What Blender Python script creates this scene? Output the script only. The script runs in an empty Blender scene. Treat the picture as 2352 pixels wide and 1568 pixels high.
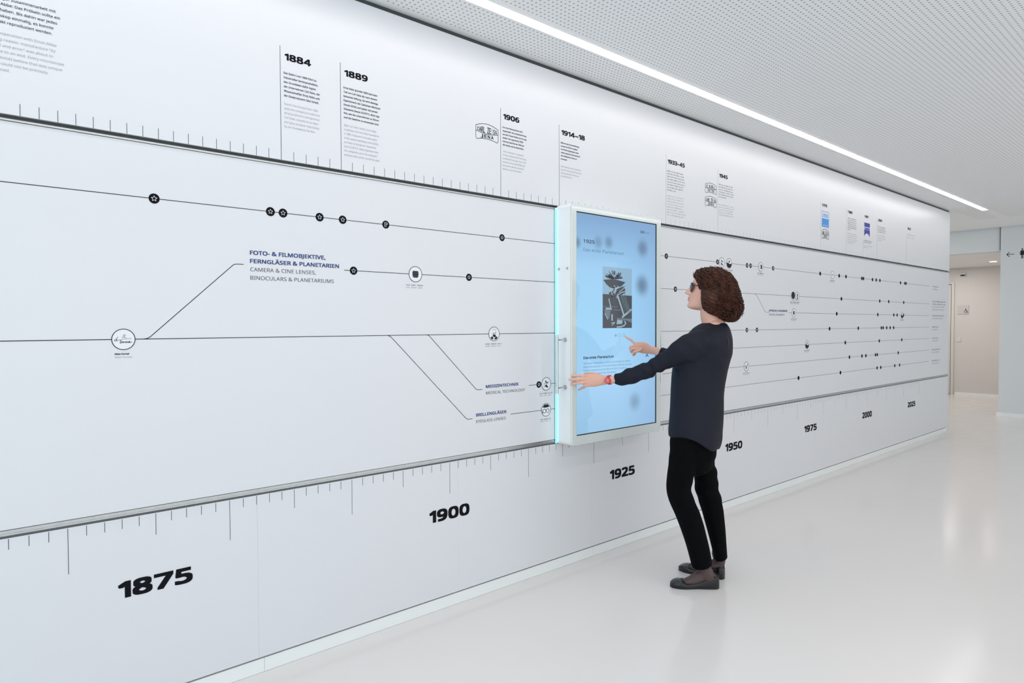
import bpy, bmesh, math, random, os
import numpy as np
from mathutils import Vector, Matrix

random.seed(7)
rng = np.random.default_rng(7)
scene = bpy.context.scene
COL = scene.collection

# ------------------------------------------------------------------ camera
FPX, YAW, PITCH, ROLL, WY, CH = 1523.88, 0.8434, 0.0248, -0.0033, 2.6075, 1.38
_cy, _sy = math.cos(YAW), math.sin(YAW)
FW = Vector((_cy*math.cos(PITCH), _sy*math.cos(PITCH), -math.sin(PITCH)))
_rt = Vector((_sy, -_cy, 0)); _up = _rt.cross(FW)
RT = _rt*math.cos(ROLL) + _up*math.sin(ROLL)
UP = _up*math.cos(ROLL) - _rt*math.sin(ROLL)
CAM = Vector((0, 0, CH))
cd = bpy.data.cameras.new('camera'); cam = bpy.data.objects.new('camera', cd); COL.objects.link(cam)
cd.sensor_width = 36.0; cd.lens = FPX/2352*36.0; cd.clip_start = .05
M = Matrix((RT, UP, -FW)).transposed().to_4x4(); M.translation = CAM
cam.matrix_world = M
scene.camera = cam

# ------------------------------------------------------------------ world, lights, exposure
world = bpy.data.worlds.new('world'); scene.world = world; world.use_nodes = True
world.node_tree.nodes['Background'].inputs[0].default_value = (0.90, 0.95, 1.0, 1)
world.node_tree.nodes['Background'].inputs[1].default_value = 1.0
scene.view_settings.view_transform = 'Standard'; scene.view_settings.look = 'None'
scene.view_settings.exposure = 0.12; scene.view_settings.gamma = 1.0
scene.view_settings.use_curve_mapping = False
STRIP_EMIT = 9.0

def area(name, loc, rot, sx, sy, power, col):
    l = bpy.data.lights.new(name, 'AREA'); l.shape = 'RECTANGLE'; l.size = sx; l.size_y = sy
    l.energy = power; l.color = col
    o = bpy.data.objects.new(name, l); COL.objects.link(o); o.location = loc; o.rotation_euler = rot
    return o
# added wide fill on the open side of the hall; bluish daylight from the left
area('fill_front', (4.0, -4.6, 1.5), (math.radians(90), 0, 0), 11.0, 2.6, 34, (1.0, .96, .92))  # added fill standing in for light from the open side
area('daylight_left', (-3.6, -0.5, 1.5), (math.radians(90), 0, math.radians(-90)), 5.0, 2.6, 36, (.32, .72, 1.0))
# linear ceiling lamp just above the view; the other three are added fill lights
area('hall_lamps_near', (1.2, .87, 2.79), (0, 0, 0), 4.4, .10, 17, (1.0, .98, .96))
area('hall_fill_middle', (6.2, -.5, 2.79), (0, 0, 0), 11.4, .10, 31, (1.0, .98, .96))  # added unseen row, brightens the floor and the far wall
area('corridor_fill', (13.6, 3.9, 2.44), (0, 0, 0), 1.6, .5, 18, (1.0, .96, .92))  # added fill to brighten the corridor, besides its real downlight
area('lobby_fill', (10.9, 4.1, 2.79), (0, 0, 0), .8, .8, 9, (1.0, .96, .92))  # added fill to brighten the far end, no known fixture

# ------------------------------------------------------------------ materials
def mat(name, col, rough=.5, metal=0., noise=0., nscale=20., bump=0., spec=.5, coat=0., emit=None, estr=0., alpha=1.):
    m = bpy.data.materials.new(name); m.use_nodes = True
    nt = m.node_tree; b = nt.nodes['Principled BSDF']
    b.inputs['Base Color'].default_value = (*col, 1); b.inputs['Roughness'].default_value = rough
    b.inputs['Metallic'].default_value = metal; b.inputs['Specular IOR Level'].default_value = spec
    b.inputs['Coat Weight'].default_value = coat
    b.inputs['Alpha'].default_value = alpha
    if emit: b.inputs['Emission Color'].default_value = (*emit, 1); b.inputs['Emission Strength'].default_value = estr
    if noise or bump:
        tc = nt.nodes.new('ShaderNodeTexCoord'); n = nt.nodes.new('ShaderNodeTexNoise')
        n.inputs['Scale'].default_value = nscale; n.inputs['Detail'].default_value = 4
        nt.links.new(tc.outputs['Object'], n.inputs['Vector'])
        if noise:
            mx = nt.nodes.new('ShaderNodeMix'); mx.data_type = 'RGBA'
            mx.inputs['A'].default_value = (*[max(0, c*(1-noise)) for c in col], 1)
            mx.inputs['B'].default_value = (*[min(1, c*(1+noise)) for c in col], 1)
            nt.links.new(n.outputs['Fac'], mx.inputs['Factor']); nt.links.new(mx.outputs['Result'], b.inputs['Base Color'])
        if bump:
            bp = nt.nodes.new('ShaderNodeBump'); bp.inputs['Strength'].default_value = bump; bp.inputs['Distance'].default_value = .002
            nt.links.new(n.outputs['Fac'], bp.inputs['Height']); nt.links.new(bp.outputs['Normal'], b.inputs['Normal'])
    return m

MT = dict(
    panel=mat('gloss_white_panel', (.765, .775, .80), .30, noise=.012, nscale=1.5),
    plinth=mat('plinth_white', (.91, .94, .93), .4, noise=.01, nscale=4),
    dark=mat('recess_dark', (.055, .062, .065), .5, noise=.1),
    groove=mat('groove_grey', (.16, .17, .18), .4, noise=.1),
    alu=mat('brushed_aluminium', (.55, .57, .57), .32, .85, noise=.12, nscale=60),
    steel=mat('stainless_steel', (.60, .60, .60), .22, 1., noise=.05, nscale=80),
    black=mat('print_black', (.008, .009, .012), .55, spec=.06, noise=.1),
    ink=mat('print_dark_grey', (.026, .031, .042), .55, spec=.08, noise=.1),
    ink_mid=mat('print_slate', (.085, .10, .13), .5, spec=.15, noise=.1),
    ink_light=mat('print_light_grey', (.36, .38, .42), .5, noise=.05),
    ink_faint=mat('print_faint_grey', (.52, .54, .57), .5, noise=.05),
    navy=mat('print_navy', (.012, .04, .20), .45, noise=.1),
    flag_blue=mat('print_light_blue', (.055, .30, .74), .45, noise=.03),
    flag_navy=mat('print_royal_blue', (.02, .035, .34), .45, noise=.03),
    white_ink=mat('print_white', (.85, .86, .88), .45, noise=.01),
    ceil=mat('ceiling_white', (.88, .88, .87), .6),
    far_wall=mat('cool_white_paint', (.74, .78, .79), .5, noise=.012, nscale=3),
    warm_wall=mat('warm_white_paint', (.70, .67, .645), .55, noise=.012, nscale=3),
    door=mat('door_paint', (.70, .685, .65), .4, noise=.02),
    body=mat('terminal_white', (.93, .94, .94), .3, noise=.01),
    bezel=mat('terminal_bezel_glass', (.72, .775, .755), .12, noise=.01, coat=.3),
    gasket=mat('screen_gasket', (.015, .018, .02), .3, noise=.1),
    led=mat('cyan_led', (.3, .9, 1.), .4, emit=(.10, .80, 1.0), estr=1.5),
    skin=mat('skin', (.80, .45, .34), .48, noise=.07, nscale=45, bump=.10),
    lips=mat('lips', (.50, .17, .15), .4, noise=.08),
    blouse=mat('navy_crepe', (.0125, .0140, .0235), .65, noise=.12, nscale=30, bump=.05, spec=.2),
    trouser=mat('black_cloth', (.0026, .0028, .0032), .8, noise=.2, nscale=30, spec=.06),
    stocking=mat('sheer_stocking', (.085, .050, .047), .5, noise=.15, nscale=20),
    shoe=mat('black_leather', (.005, .006, .008), .3, noise=.2, nscale=40, coat=.12),
    sole=mat('shoe_sole', (.015, .015, .016), .5, noise=.1),
    watch=mat('red_strap', (.62, .03, .045), .35, noise=.05),
    watch_face=mat('coral_dial', (.75, .16, .17), .3, noise=.03),
    gold=mat('ring_gold', (.85, .70, .45), .2, 1., noise=.05),
    frame=mat('glasses_frame', (.01, .012, .02), .2, noise=.1),
    lens=mat('dark_lens', (.012, .015, .03), .15, noise=.05, spec=.3, alpha=.95),
    eye=mat('eye_white', (.75, .72, .70), .2, noise=.02),
    lamp=mat('lamp_diffuser', (1, 1, 1), .5, emit=(1., .965, .95), estr=STRIP_EMIT),
    down=mat('downlight_glow', (1, 1, 1), .5, emit=(1., .93, .82), estr=40.),
    plastic=mat('white_plastic', (.72, .72, .70), .4, noise=.02),
)
# hair: colour varies per strand
hm = bpy.data.materials.new('curly_hair'); hm.use_nodes = True
nt = hm.node_tree; b = nt.nodes['Principled BSDF']; b.inputs['Roughness'].default_value = .5; b.inputs['Specular IOR Level'].default_value = .25
at_ = nt.nodes.new('ShaderNodeAttribute'); at_.attribute_name = 'strand'
cr = nt.nodes.new('ShaderNodeValToRGB'); e = cr.color_ramp.elements
e[0].color = (.024, .009, .006, 1); e[1].color = (.24, .095, .045, 1); e[0].position = 0; e[1].position = 1
x = cr.color_ramp.elements.new(.55); x.color = (.075, .025, .014, 1)
x = cr.color_ramp.elements.new(.85); x.color = (.125, .044, .023, 1)
nt.links.new(at_.outputs['Fac'], cr.inputs['Fac']); nt.links.new(cr.outputs['Color'], b.inputs['Base Color'])
MT['hair'] = hm

# ------------------------------------------------------------------ helpers
def link(name, me, m=None, parent=None, **props):
    if m is not None:
        me.materials.clear(); me.materials.append(MT[m] if isinstance(m, str) else m)
    o = bpy.data.objects.new(name, me); COL.objects.link(o)
    if parent is not None:
        o.parent = parent; o.matrix_parent_inverse = parent.matrix_world.inverted() if False else Matrix.Translation(-parent.location)
    for k, v in props.items(): o[k] = v
    return o

def mesh(name, v, f, smooth=False):
    me = bpy.data.meshes.new(name); me.from_pydata([tuple(p) for p in v], [], f); me.update()
    if smooth:
        for p in me.polygons: p.use_smooth = True
    return me

def empty(name, loc, label, cat, group=None):
    o = bpy.data.objects.new(name, None); COL.objects.link(o); o.location = loc; o.empty_display_size = .1
    o['label'] = label; o['category'] = cat
    if group: o['group'] = group
    return o

def box_data(x0, x1, y0, y1, z0, z1):
    v = [(x0, y0, z0), (x1, y0, z0), (x1, y1, z0), (x0, y1, z0), (x0, y0, z1), (x1, y0, z1), (x1, y1, z1), (x0, y1, z1)]
    f = [(0, 3, 2, 1), (4, 5, 6, 7), (0, 1, 5, 4), (1, 2, 6, 5), (2, 3, 7, 6), (3, 0, 4, 7)]
    return v, f

def box(name, x0, x1, y0, y1, z0, z1, m, parent=None, bevel=0., **props):
    v, f = box_data(x0, x1, y0, y1, z0, z1)
    me = mesh(name, v, f)
    if bevel:
        bm = bmesh.new(); bm.from_mesh(me)
        bmesh.ops.bevel(bm, geom=bm.edges[:], offset=bevel, segments=2, affect='EDGES', profile=.6)
        bm.to_mesh(me); bm.free()
    return link(name, me, m, parent, **props)

class Geo:
    """collects faces of one printed shape or one part"""
    def __init__(s): s.v = []; s.f = []
    def add(s, v, f):
        n = len(s.v); s.v += [tuple(p) for p in v]; s.f += [tuple(i+n for i in q) for q in f]
    def box(s, *a): s.add(*box_data(*a))

# ---- flat print on the wall plane: a = distance along the wall, z = height; t = how far it stands proud
PY = WY
def prism(g, pts, t=.0006, y=None, base=.0):
    """thin slab standing proud of the wall; pts in (X, Z)"""
    y = PY if y is None else y
    n = len(pts)
    A = sum(pts[i][0]*pts[(i+1) % n][1]-pts[(i+1) % n][0]*pts[i][1] for i in range(n))
    if A < 0: pts = pts[::-1]
    v = [(a, y-base-t, z) for a, z in pts] + [(a, y-base, z) for a, z in pts]
    f = [tuple(range(n))] + [(i, i+n, (i+1) % n+n, (i+1) % n) for i in range(n)]
    g.add(v, f)
def rect(g, x0, x1, z0, z1, **k): prism(g, [(x0, z0), (x1, z0), (x1, z1), (x0, z1)], **k)
def stroke(g, pts, w, closed=False, **k):
    w = w*.88
    n = len(pts)
    for i in range(n if closed else n-1):
        a = Vector(pts[i]); c = Vector(pts[(i+1) % n]); d = c-a
        if d.length < 1e-6: continue
        d.normalize(); q = Vector((-d.y, d.x))*w/2; e = d*w*.3
        a = a-e; c = c+e
        prism(g, [tuple(a+q), tuple(a-q), tuple(c-q), tuple(c+q)], **k)
def disc_pts(cx, cz, r, n=28, sx=1.): return [(cx+r*sx*math.cos(2*math.pi*i/n), cz+r*math.sin(2*math.pi*i/n)) for i in range(n)]
def ring(g, cx, cz, r, w, n=36, **k): stroke(g, disc_pts(cx, cz, r-w/2, n), w, True, **k)

# ---- lettering
FONT = None
try:
    p_ = bpy.utils.system_resource('DATAFILES', path='fonts')
    FONT = bpy.data.fonts.load(os.path.join(p_, 'NotoSansHebrew-Regular.woff2'))
except Exception: FONT = None
_tcache = {}
def glyphs(body, res=3):
    if (body, res) in _tcache: return _tcache[(body, res)]
    c = bpy.data.curves.new('t', 'FONT'); c.body = body; c.resolution_u = res
    if FONT: c.font = FONT
    o = bpy.data.objects.new('t', c); COL.objects.link(o)
    dg = bpy.context.evaluated_depsgraph_get(); dg.update()
    me = bpy.data.meshes.new_from_object(o.evaluated_get(dg))
    co = np.empty(len(me.vertices)*3); me.vertices.foreach_get('co', co); co = co.reshape(-1, 3)[:, :2].copy()
    fs = [tuple(p.vertices) for p in me.polygons]
    bpy.data.objects.remove(o); bpy.data.curves.remove(c); bpy.data.meshes.remove(me)
    _tcache[(body, res)] = (co, fs); return co, fs
CAP = .714
def letters(g, body, x, z, cap, width=None, bold=0., sx=1., right=False, y=None, t=.0008, res=3, plane='wall'):
    co, fs = glyphs(body, res)
    if len(co) == 0: return 0
    s = cap/CAP if FONT else cap/.73
    c = co*s
    lo, hi = c[:, 0].min(), c[:, 0].max()
    k = sx if width is None else width/(hi-lo)
    c = np.column_stack(((c[:, 0]-lo)*k, c[:, 1])); w = (hi-lo)*k
    if right: x = x-w
    y = PY if y is None else y
    offs = [(0, 0)]
    if bold:
        st = 2 if bold > .0015 else 1
        offs = [(bold*i/st, .75*bold*j/st) for i in range(-st, st+1) for j in range(-st, st+1)] if bold > .0015 else [(bold*i, .8*bold*j) for i in (-1, 1) for j in (-1, 1)]
    for j, (dx, dz) in enumerate(offs):
        g.add([(x+a+dx, y-t-j*2e-5, z+b_+dz) for a, b_ in c], fs)
    return w
def numeral(g, body, x, z, cap, width, bold, res=4):
    """tightly set heavy figures, fitted to a width"""
    s = cap/CAP; ws = []
    for ch in body:
        co, _ = glyphs(ch, res); ws.append((co[:, 0].max()-co[:, 0].min())*s)
    gap = 2*bold+cap*.075; k = (width-2*bold-gap*(len(body)-1))/sum(ws); a = x+bold
    for ch, w in zip(body, ws):
        letters(g, ch, a, z, cap, width=w*k, bold=bold, res=res); a += w*k+gap
def greek(g, x, z, w, cap, seed, **k):
    """a line of type too small to read: word-length dashes"""
    r = random.Random(seed); a = x
    while a < x+w-.004:
        l = min(r.uniform(.012, .04), x+w-a)
        n = max(1, int(l/(cap*.55)))
        for i in range(n):
            h = cap*r.choice((.7, .7, .72, 1.))
            q = a+i*l/n
            rect(g, q, q+l/n*.55, z, z+h*.25, t=.0006); rect(g, q, q+cap*.13, z, z+h, t=.0006)
        a += l+.006

def at(px, py, n, c):
    """the world point on the plane n.P = c that the photograph shows at (px, py)"""
    d = FW+RT*(px-1176)/FPX-UP*(py-784)/FPX
    n = Vector(n); return CAM+d*((c-CAM.dot(n))/d.dot(n))
def W(px, py, y=WY):
    p = at(px, py, (0, 1, 0), y); return p.x, p.z

# ------------------------------------------------------------------ the room
X0, X1 = -3.95, 9.745          # the timeline wall
YO = -4.8
CEIL = 2.803
fl = box('floor', -4, 16.2, YO, 5.2, -.1, 0, None, kind='structure')
fm = bpy.data.materials.new('epoxy_floor'); fm.use_nodes = True; nt = fm.node_tree; b = nt.nodes['Principled BSDF']
tc = nt.nodes.new('ShaderNodeNewGeometry'); n1 = nt.nodes.new('ShaderNodeTexNoise'); n1.inputs['Scale'].default_value = .7; n1.inputs['Detail'].default_value = 6
nt.links.new(tc.outputs['Position'], n1.inputs['Vector'])
r1 = nt.nodes.new('ShaderNodeValToRGB'); r1.color_ramp.elements[0].color = (.78, .75, .73, 1); r1.color_ramp.elements[1].color = (.82, .79, .77, 1)
nt.links.new(n1.outputs['Fac'], r1.inputs['Fac']); nt.links.new(r1.outputs['Color'], b.inputs['Base Color'])
n2 = nt.nodes.new('ShaderNodeTexNoise'); n2.inputs['Scale'].default_value = 5; n2.inputs['Detail'].default_value = 3
nt.links.new(tc.outputs['Position'], n2.inputs['Vector'])
mr = nt.nodes.new('ShaderNodeMapRange'); mr.inputs['To Min'].default_value = .12; mr.inputs['To Max'].default_value = .22
nt.links.new(n2.outputs['Fac'], mr.inputs['Value']); nt.links.new(mr.outputs['Result'], b.inputs['Roughness'])
bp = nt.nodes.new('ShaderNodeBump'); bp.inputs['Strength'].default_value = .05; bp.inputs['Distance'].default_value = .004
nt.links.new(n2.outputs['Fac'], bp.inputs['Height']); nt.links.new(bp.outputs['Normal'], b.inputs['Normal'])
fl.data.materials.clear(); fl.data.materials.append(fm)

# ceiling: plasterboard perforated with a square grid of small holes
ce = box('ceiling', -4, 11.95, YO, 3.2, CEIL, CEIL+.2, None, kind='structure')
cm = bpy.data.materials.new('perforated_plasterboard'); cm.use_nodes = True; nt = cm.node_tree; b = nt.nodes['Principled BSDF']; b.inputs['Roughness'].default_value = .6
def math_(op, a, c=None, d=None):
    n = nt.nodes.new('ShaderNodeMath'); n.operation = op
    for i, q in enumerate((a, c, d)):
        if q is None: continue
        if isinstance(q, (int, float)): n.inputs[i].default_value = q
        else: nt.links.new(q, n.inputs[i])
    return n.outputs[0]
g_ = nt.nodes.new('ShaderNodeNewGeometry'); sp = nt.nodes.new('ShaderNodeSeparateXYZ'); nt.links.new(g_.outputs['Position'], sp.inputs[0])
P_ = .0262
def cell(out, o0): return math_('SUBTRACT', math_('FRACT', math_('ADD', math_('DIVIDE', math_('SUBTRACT', out, o0), P_), .5)), .5)
cx_, cyy = cell(sp.outputs[0], 1.5859), cell(sp.outputs[1], 2.5625)
dd = math_('SQRT', math_('ADD', math_('MULTIPLY', cx_, cx_), math_('MULTIPLY', cyy, cyy)))
hole = math_('LESS_THAN', dd, .0046/P_)
hole = math_('MULTIPLY', hole, math_('LESS_THAN', sp.outputs[1], 2.5725))
hole = math_('MULTIPLY', hole, math_('LESS_THAN', sp.outputs[0], 10.9))
inside = math_('MULTIPLY', math_('GREATER_THAN', sp.outputs[1], 2.243), math_('LESS_THAN', sp.outputs[1], 2.336))
hole = math_('MULTIPLY', hole, math_('SUBTRACT', 1., inside))
mx = nt.nodes.new('ShaderNodeMix'); mx.data_type = 'RGBA'; mx.inputs['A'].default_value = (.90, .91, .91, 1); mx.inputs['B'].default_value = (.33, .34, .35, 1)
nt.links.new(hole, mx.inputs['Factor']); nt.links.new(mx.outputs['Result'], b.inputs['Base Color'])
ce.data.materials.clear(); ce.data.materials.append(cm)

# timeline wall: core, panels, tracks
wall = box('wall_left', X0, X1-.004, WY+.028, WY+.9, 0, CEIL, 'dark', kind='structure')
box('upper_panel', X0, X1, WY, WY+.03, 2.044, 2.780, 'panel', wall, bevel=.0008)
box('middle_panel', X0, X1-.002, WY, WY+.03, .740, 2.022, 'panel', wall, bevel=.0008)
box('end_panel', X1-.004, X1, WY+.0305, WY+.9, 0, CEIL-.001, 'panel', wall)
box('ceiling_joint', X0, X1, WY+.012, WY+.0275, 2.7805, CEIL-.0005, 'dark', wall)
a = -1.0-.985*3+.005
while a < X1:
    b1 = min(a+.985, X1)
    box('lower_panel', a+.0002, b1-.0002, WY, WY+.03, .066, .7135, 'panel', wall)
    a = b1
a = -.97-1.9695*2
bb = box('baseboard_left', X0, X1, WY+.022, WY+.027, 0, .054, 'plinth', kind='structure')
while a < X1:
    b1 = min(a+1.9695, X1)
    box('plinth_board', max(a, X0)+.0006, b1-.0006, WY+.008, WY+.022, .001, .056, 'plinth', bb)
    a = b1
# upper track: shadow slot with a thin aluminium lip; lower track: aluminium ledge
box('upper_track', X0, X1-.002, WY+.014, WY+.0278, 2.0225, 2.0435, 'dark', wall)
g = Geo(); g.box(X0, X1-.002, WY-.004, WY+.0135, 2.0232, 2.0262); g.box(X0, X1-.002, WY-.004, WY-.001, 2.0262, 2.0292)
link('track_lip', mesh('track_lip', g.v, g.f), 'alu', wall)
g = Geo(); g.box(X0, X1-.002, WY-.001, WY+.0278, .7232, .7385); g.box(X0, X1-.002, WY-.005, WY-.0012, .7232, .7275)
link('lower_track', mesh('lower_track', g.v, g.f), 'alu', wall)
box('track_slot', X0, X1-.002, WY+.006, WY+.0278, .7142, .7228, 'groove', wall)

# ---- year scale
obs = [(1870, 156.5, 1260), (1875, 358, 1200), (1880, 528, 1190), (1885, 676, 1150), (1890, 808.5, 1140), (1895, 926, 1100), (1900, 1033, 1090), (1905, 1127, 1060), (1910, 1214, 1060), (1920, 1364, 1040), (1925, 1430, 1020), (1950, 1686, 970), (1960, 1763.7, 960), (1970, 1831.5, 940), (1980, 1891, 930), (1990, 1943.5, 920)]
oy = [q[0] for q in obs]+[2025]; ox = [W(q[1], q[2])[0] for q in obs]; ox.append(ox[-1]+35*.0518)
def year(t):
    if t < 1870: return ox[0]+(t-1870)*.0523
    if t > 2025: return ox[-1]+(t-2025)*.0518
    return float(np.interp(t, oy, ox))
g = Geo()
for yr in range(1862, 2031):
    xx = year(yr); L_ = .152 if yr % 10 == 0 else (.076 if yr % 5 == 0 else .034)
    wd = .0017 if yr < 1925 else .0013
    if yr == 1941: link('ruler_scale', mesh('ruler_scale', g.v, g.f), 'ink_mid', wall, label='scale of dark year strokes below the lower track'); g = Geo()
    rect(g, xx-wd/2, xx+wd/2, .711-L_, .711)
link('ruler_scale', mesh('ruler_scale', g.v, g.f), 'ink_light', wall, label='scale of pale year strokes below the lower track, beyond the visitor')
EV = [(1884, 643, 115, 'n'), (1889, 781.5, 152.5, 'n'), (1906, 1149.5, 252, 'n'), (1914, 1284, 288.5, 'n'), (1933, 1530, 360, 'n'), (1945, 1649, 393, 'n'), (1978, 1885, 462, 'f'), (1989, 1944.6, 479, 'f'), (1997, 1983, 492, 'f'), (2004, 2014.7, 500, 'f'), (2021, 2082, 545, 'f')]
evx = {}
for yr, px, py, k_ in EV:
    xx, zt = W(px, py); evx[yr] = xx
    if k_ == 'n': zt = 2.496
    if yr == 2021: zt = 2.36
    g = Geo(); wd = .0019 if yr < 1925 else .0016
    if yr == 1997: zt = 2.20
    rect(g, xx-wd/2, xx+wd/2, 2.0445, zt)
    link('event_line', mesh('event_line', g.v, g.f), 'ink_mid' if yr < 1930 else 'ink_light', wall)
g = Geo(); uy = sorted([(y_, x_) for y_, x_ in evx.items()] + [(1867.0, W(46, 260)[0]), (2030, year(2030))])
for yr in range(1864, 2018):
    if yr in evx: continue
    xx = float(np.interp(yr, [q[0] for q in uy], [q[1] for q in uy])) if yr >= 1867 else W(46, 260)[0]-(1867-yr)*.0523
    wd = .0016 if yr < 1930 else .0011
    if yr == 1922: link('ruler_scale', mesh('ruler_scale', g.v, g.f), 'ink_mid', wall, label='row of short dark year strokes above the upper track'); g = Geo()
    rect(g, xx-wd/2, xx+wd/2, 2.0445, 2.0445+.037)
link('ruler_scale', mesh('ruler_scale', g.v, g.f), 'ink_faint', wall, label='row of faint year strokes above the upper track, beyond the terminal')
for yr in (1875, 1900, 1925, 1950, 1975, 2000, 2025):
    g = Geo(); numeral(g, str(yr), year(yr)-.122, .4385, .0635, .242, .0046, 6)
    link('year_number', mesh('year_number', g.v, g.f), 'black', wall, label='large black year number %d' % yr)

# ---- headings and paragraphs of the upper panel
def heading(body, yr, faint=False):
    xx = evx[yr]+.02; g = Geo()
    numeral(g, body, xx-.002, 2.4455, .0300, .112 if len(body) == 4 else .194, .0018)
    link('year_heading', mesh('year_heading', g.v, g.f), 'black', wall, label='bold heading %s' % body)
for yr, bd in ((1884, '1884'), (1889, '1889'), (1906, '1906'), (1914, '1914–18'), (1933, '1933–45'), (1945, '1945')): heading(bd, yr)
for yr in (1978, 1989, 1997, 2004, 2021):
    g = Geo(); letters(g, str(yr), evx[yr]+.03, {1978: 2.435, 1989: 2.435, 1997: 2.435, 2004: 2.435, 2021: 2.43}[yr], .0275, width=.10, bold=.0016, res=2)
    link('year_heading', mesh('year_heading', g.v, g.f), 'ink', wall, label='small heading %d' % yr)
def para(lines, x, z, m, cap=.0098, sp=.0179, sx=.93, bold=.00018, right=None):
    g = Geo()
    for i, l in enumerate(lines):
        if right: letters(g, l, right[i], z-i*sp, cap, sx=sx, bold=bold, right=True, res=2)
        else: letters(g, l, x, z-i*sp, cap, sx=sx, bold=bold, res=2)
    return link('text_block', mesh('text_block', g.v, g.f), m, wall)
def gpara(n, w, x, z, m, sp=.0179, cap=.0095, seed=1, last=.5):
    g = Geo(); r = random.Random(seed)
    for i in range(n): greek(g, x, z-i*sp, w*(last if i == n-1 else r.uniform(.86, 1.)), cap, seed*31+i)
    return link('text_block', mesh('text_block', g.v, g.f), m, wall)
e = evx
para(['Das Stativ I von 1884 führt zu', 'industrieller Serienproduktion,', 'den Grundstein dafür legten', 'der Unternehmer Carl Zeiss, der', 'Wissenschaftler Ernst Abbe und', 'der Glasproduzent Otto Schott.'], e[1884]+.014, 2.3885, 'ink')
para(['Stand I microscope from 1884', 'takes the company to industrial', 'serial production; entrepreneur', 'Carl Zeiss, scientist Ernst Abbe', 'and glass producer Otto Schott', 'lay the foundations for this.'], e[1884]+.014, 2.2655, 'ink_light', bold=0)
para(['Ernst Abbe gründet 1889 nach dem', 'Tod von Carl Zeiss die nach diesem', 'benannte Stiftung. Sie wird alleinige', 'Eigentümerin der Optischen Werkstatt', '(heute ZEISS) und später des Jenaer', 'Glaswerks (heute SCHOTT). Abbe legt', 'fest, wie die Unternehmen zu führen', 'und die Gewinne zu verwenden sind.'], e[1889]+.014, 2.391, 'ink', sx=.90)
para(["After Carl Zeiss' death, Ernst Abbe", 'establishes the Carl Zeiss Foundation', 'in 1889. It becomes the sole owner', 'of the optical workshop (now ZEISS)', 'and later of the Jenaer Glaswerke', '(now SCHOTT). Abbe stipulates how', 'the companies are to be managed', 'and how their profits should be used.'], e[1889]+.014, 2.232, 'ink_light', sx=.90, bold=0)
para(['Das erste Warenzeichen wird', 'angemeldet. Die Linsenkrümmung', 'aus dem Tessar findet sich im Logo', 'wieder. Die sogenannte ZEISS-', 'Linie kennzeichnet ab 1906 fast', 'alle Geräte und Druckschriften.'], e[1906]+.014, 2.3975, 'ink')
para(['A first trademark is registered.', 'The lens curvature from the Tessar', 'is reflected in the logo. From 1906', 'onwards, the so-called ZEISS line', 'was used to identify almost all', 'devices and printed matter.'], e[1906]+.014, 2.274, 'ink_light', bold=0)
para(['Während des Ersten Weltkriegs', 'wurden bei ZEISS Ferngläser', 'und Entfernungsmesser sowie', 'weitere optische Instrumente für', 'den militärischen Gebrauch', 'produziert.'], e[1914]+.014, 2.395, 'ink')
para(['ZEISS binoculars and rangefinders', 'as well as other optical instruments', 'were produced for military use', 'during World War I.'], e[1914]+.014, 2.264, 'ink_light', bold=0)
gpara(8, .215, e[1933]+.014, 2.392, 'ink_mid', seed=3); gpara(8, .215, e[1933]+.014, 2.228, 'ink_faint', seed=4, last=.9)
gpara(6, .205, e[1945]+.014, 2.39, 'ink_mid', seed=5); gpara(5, .215, e[1945]+.014, 2.245, 'ink_faint', seed=6, last=.95)
gpara(7, .225, e[1989]+.03, 2.385, 'ink_mid', seed=7, last=.3); gpara(6, .235, e[1989]+.03, 2.24, 'ink_faint', seed=8)
gpara(2, .225, e[1997]+.02, 2.205, 'ink_mid', seed=9, last=.8); gpara(2, .225, e[1997]+.02, 2.155, 'ink_faint', seed=10)
gpara(4, .225, e[2004]+.02, 2.375, 'ink_mid', seed=11, last=.9); gpara(4, .225, e[2004]+.02, 2.29, 'ink_faint', seed=12)
gpara(1, .26, e[2021]+.02, 2.37, 'ink_light', seed=13, last=.98); gpara(1, .24, e[2021]+.02, 2.34, 'ink_faint', seed=14, last=.98)
tl = [(128, 30), (138, 46.7), (131, 57), (122, 68), (120, 81)]
para(['In enger Zusammenarbeit mit', 'Ernst Abbe: Das Pröbeln sollte ein', 'Ende haben. Bis dahin war jedes', 'Mikroskop einmalig, es konnte', 'nicht exakt reproduziert werden.'], 0, 2.3956, 'ink', sx=1.0, cap=.0105, bold=.0001, right=[.345, .3565, .348, .338, .3345], sp=.0184)
para(['In cooperation with Ernst Abbe', 'one thing ceases: manufacture “by', 'trial and error” was about to', 'come to an end. Every microscope', '(device) before that was unique', 'and could not be precisely', 'reproduced.'], 0, 2.2865, 'ink_light', sx=1.0, cap=.0105, bold=0, right=[.3456, .3429, .3356, .3648, .3597, .3207, .222], sp=.0186)

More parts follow.
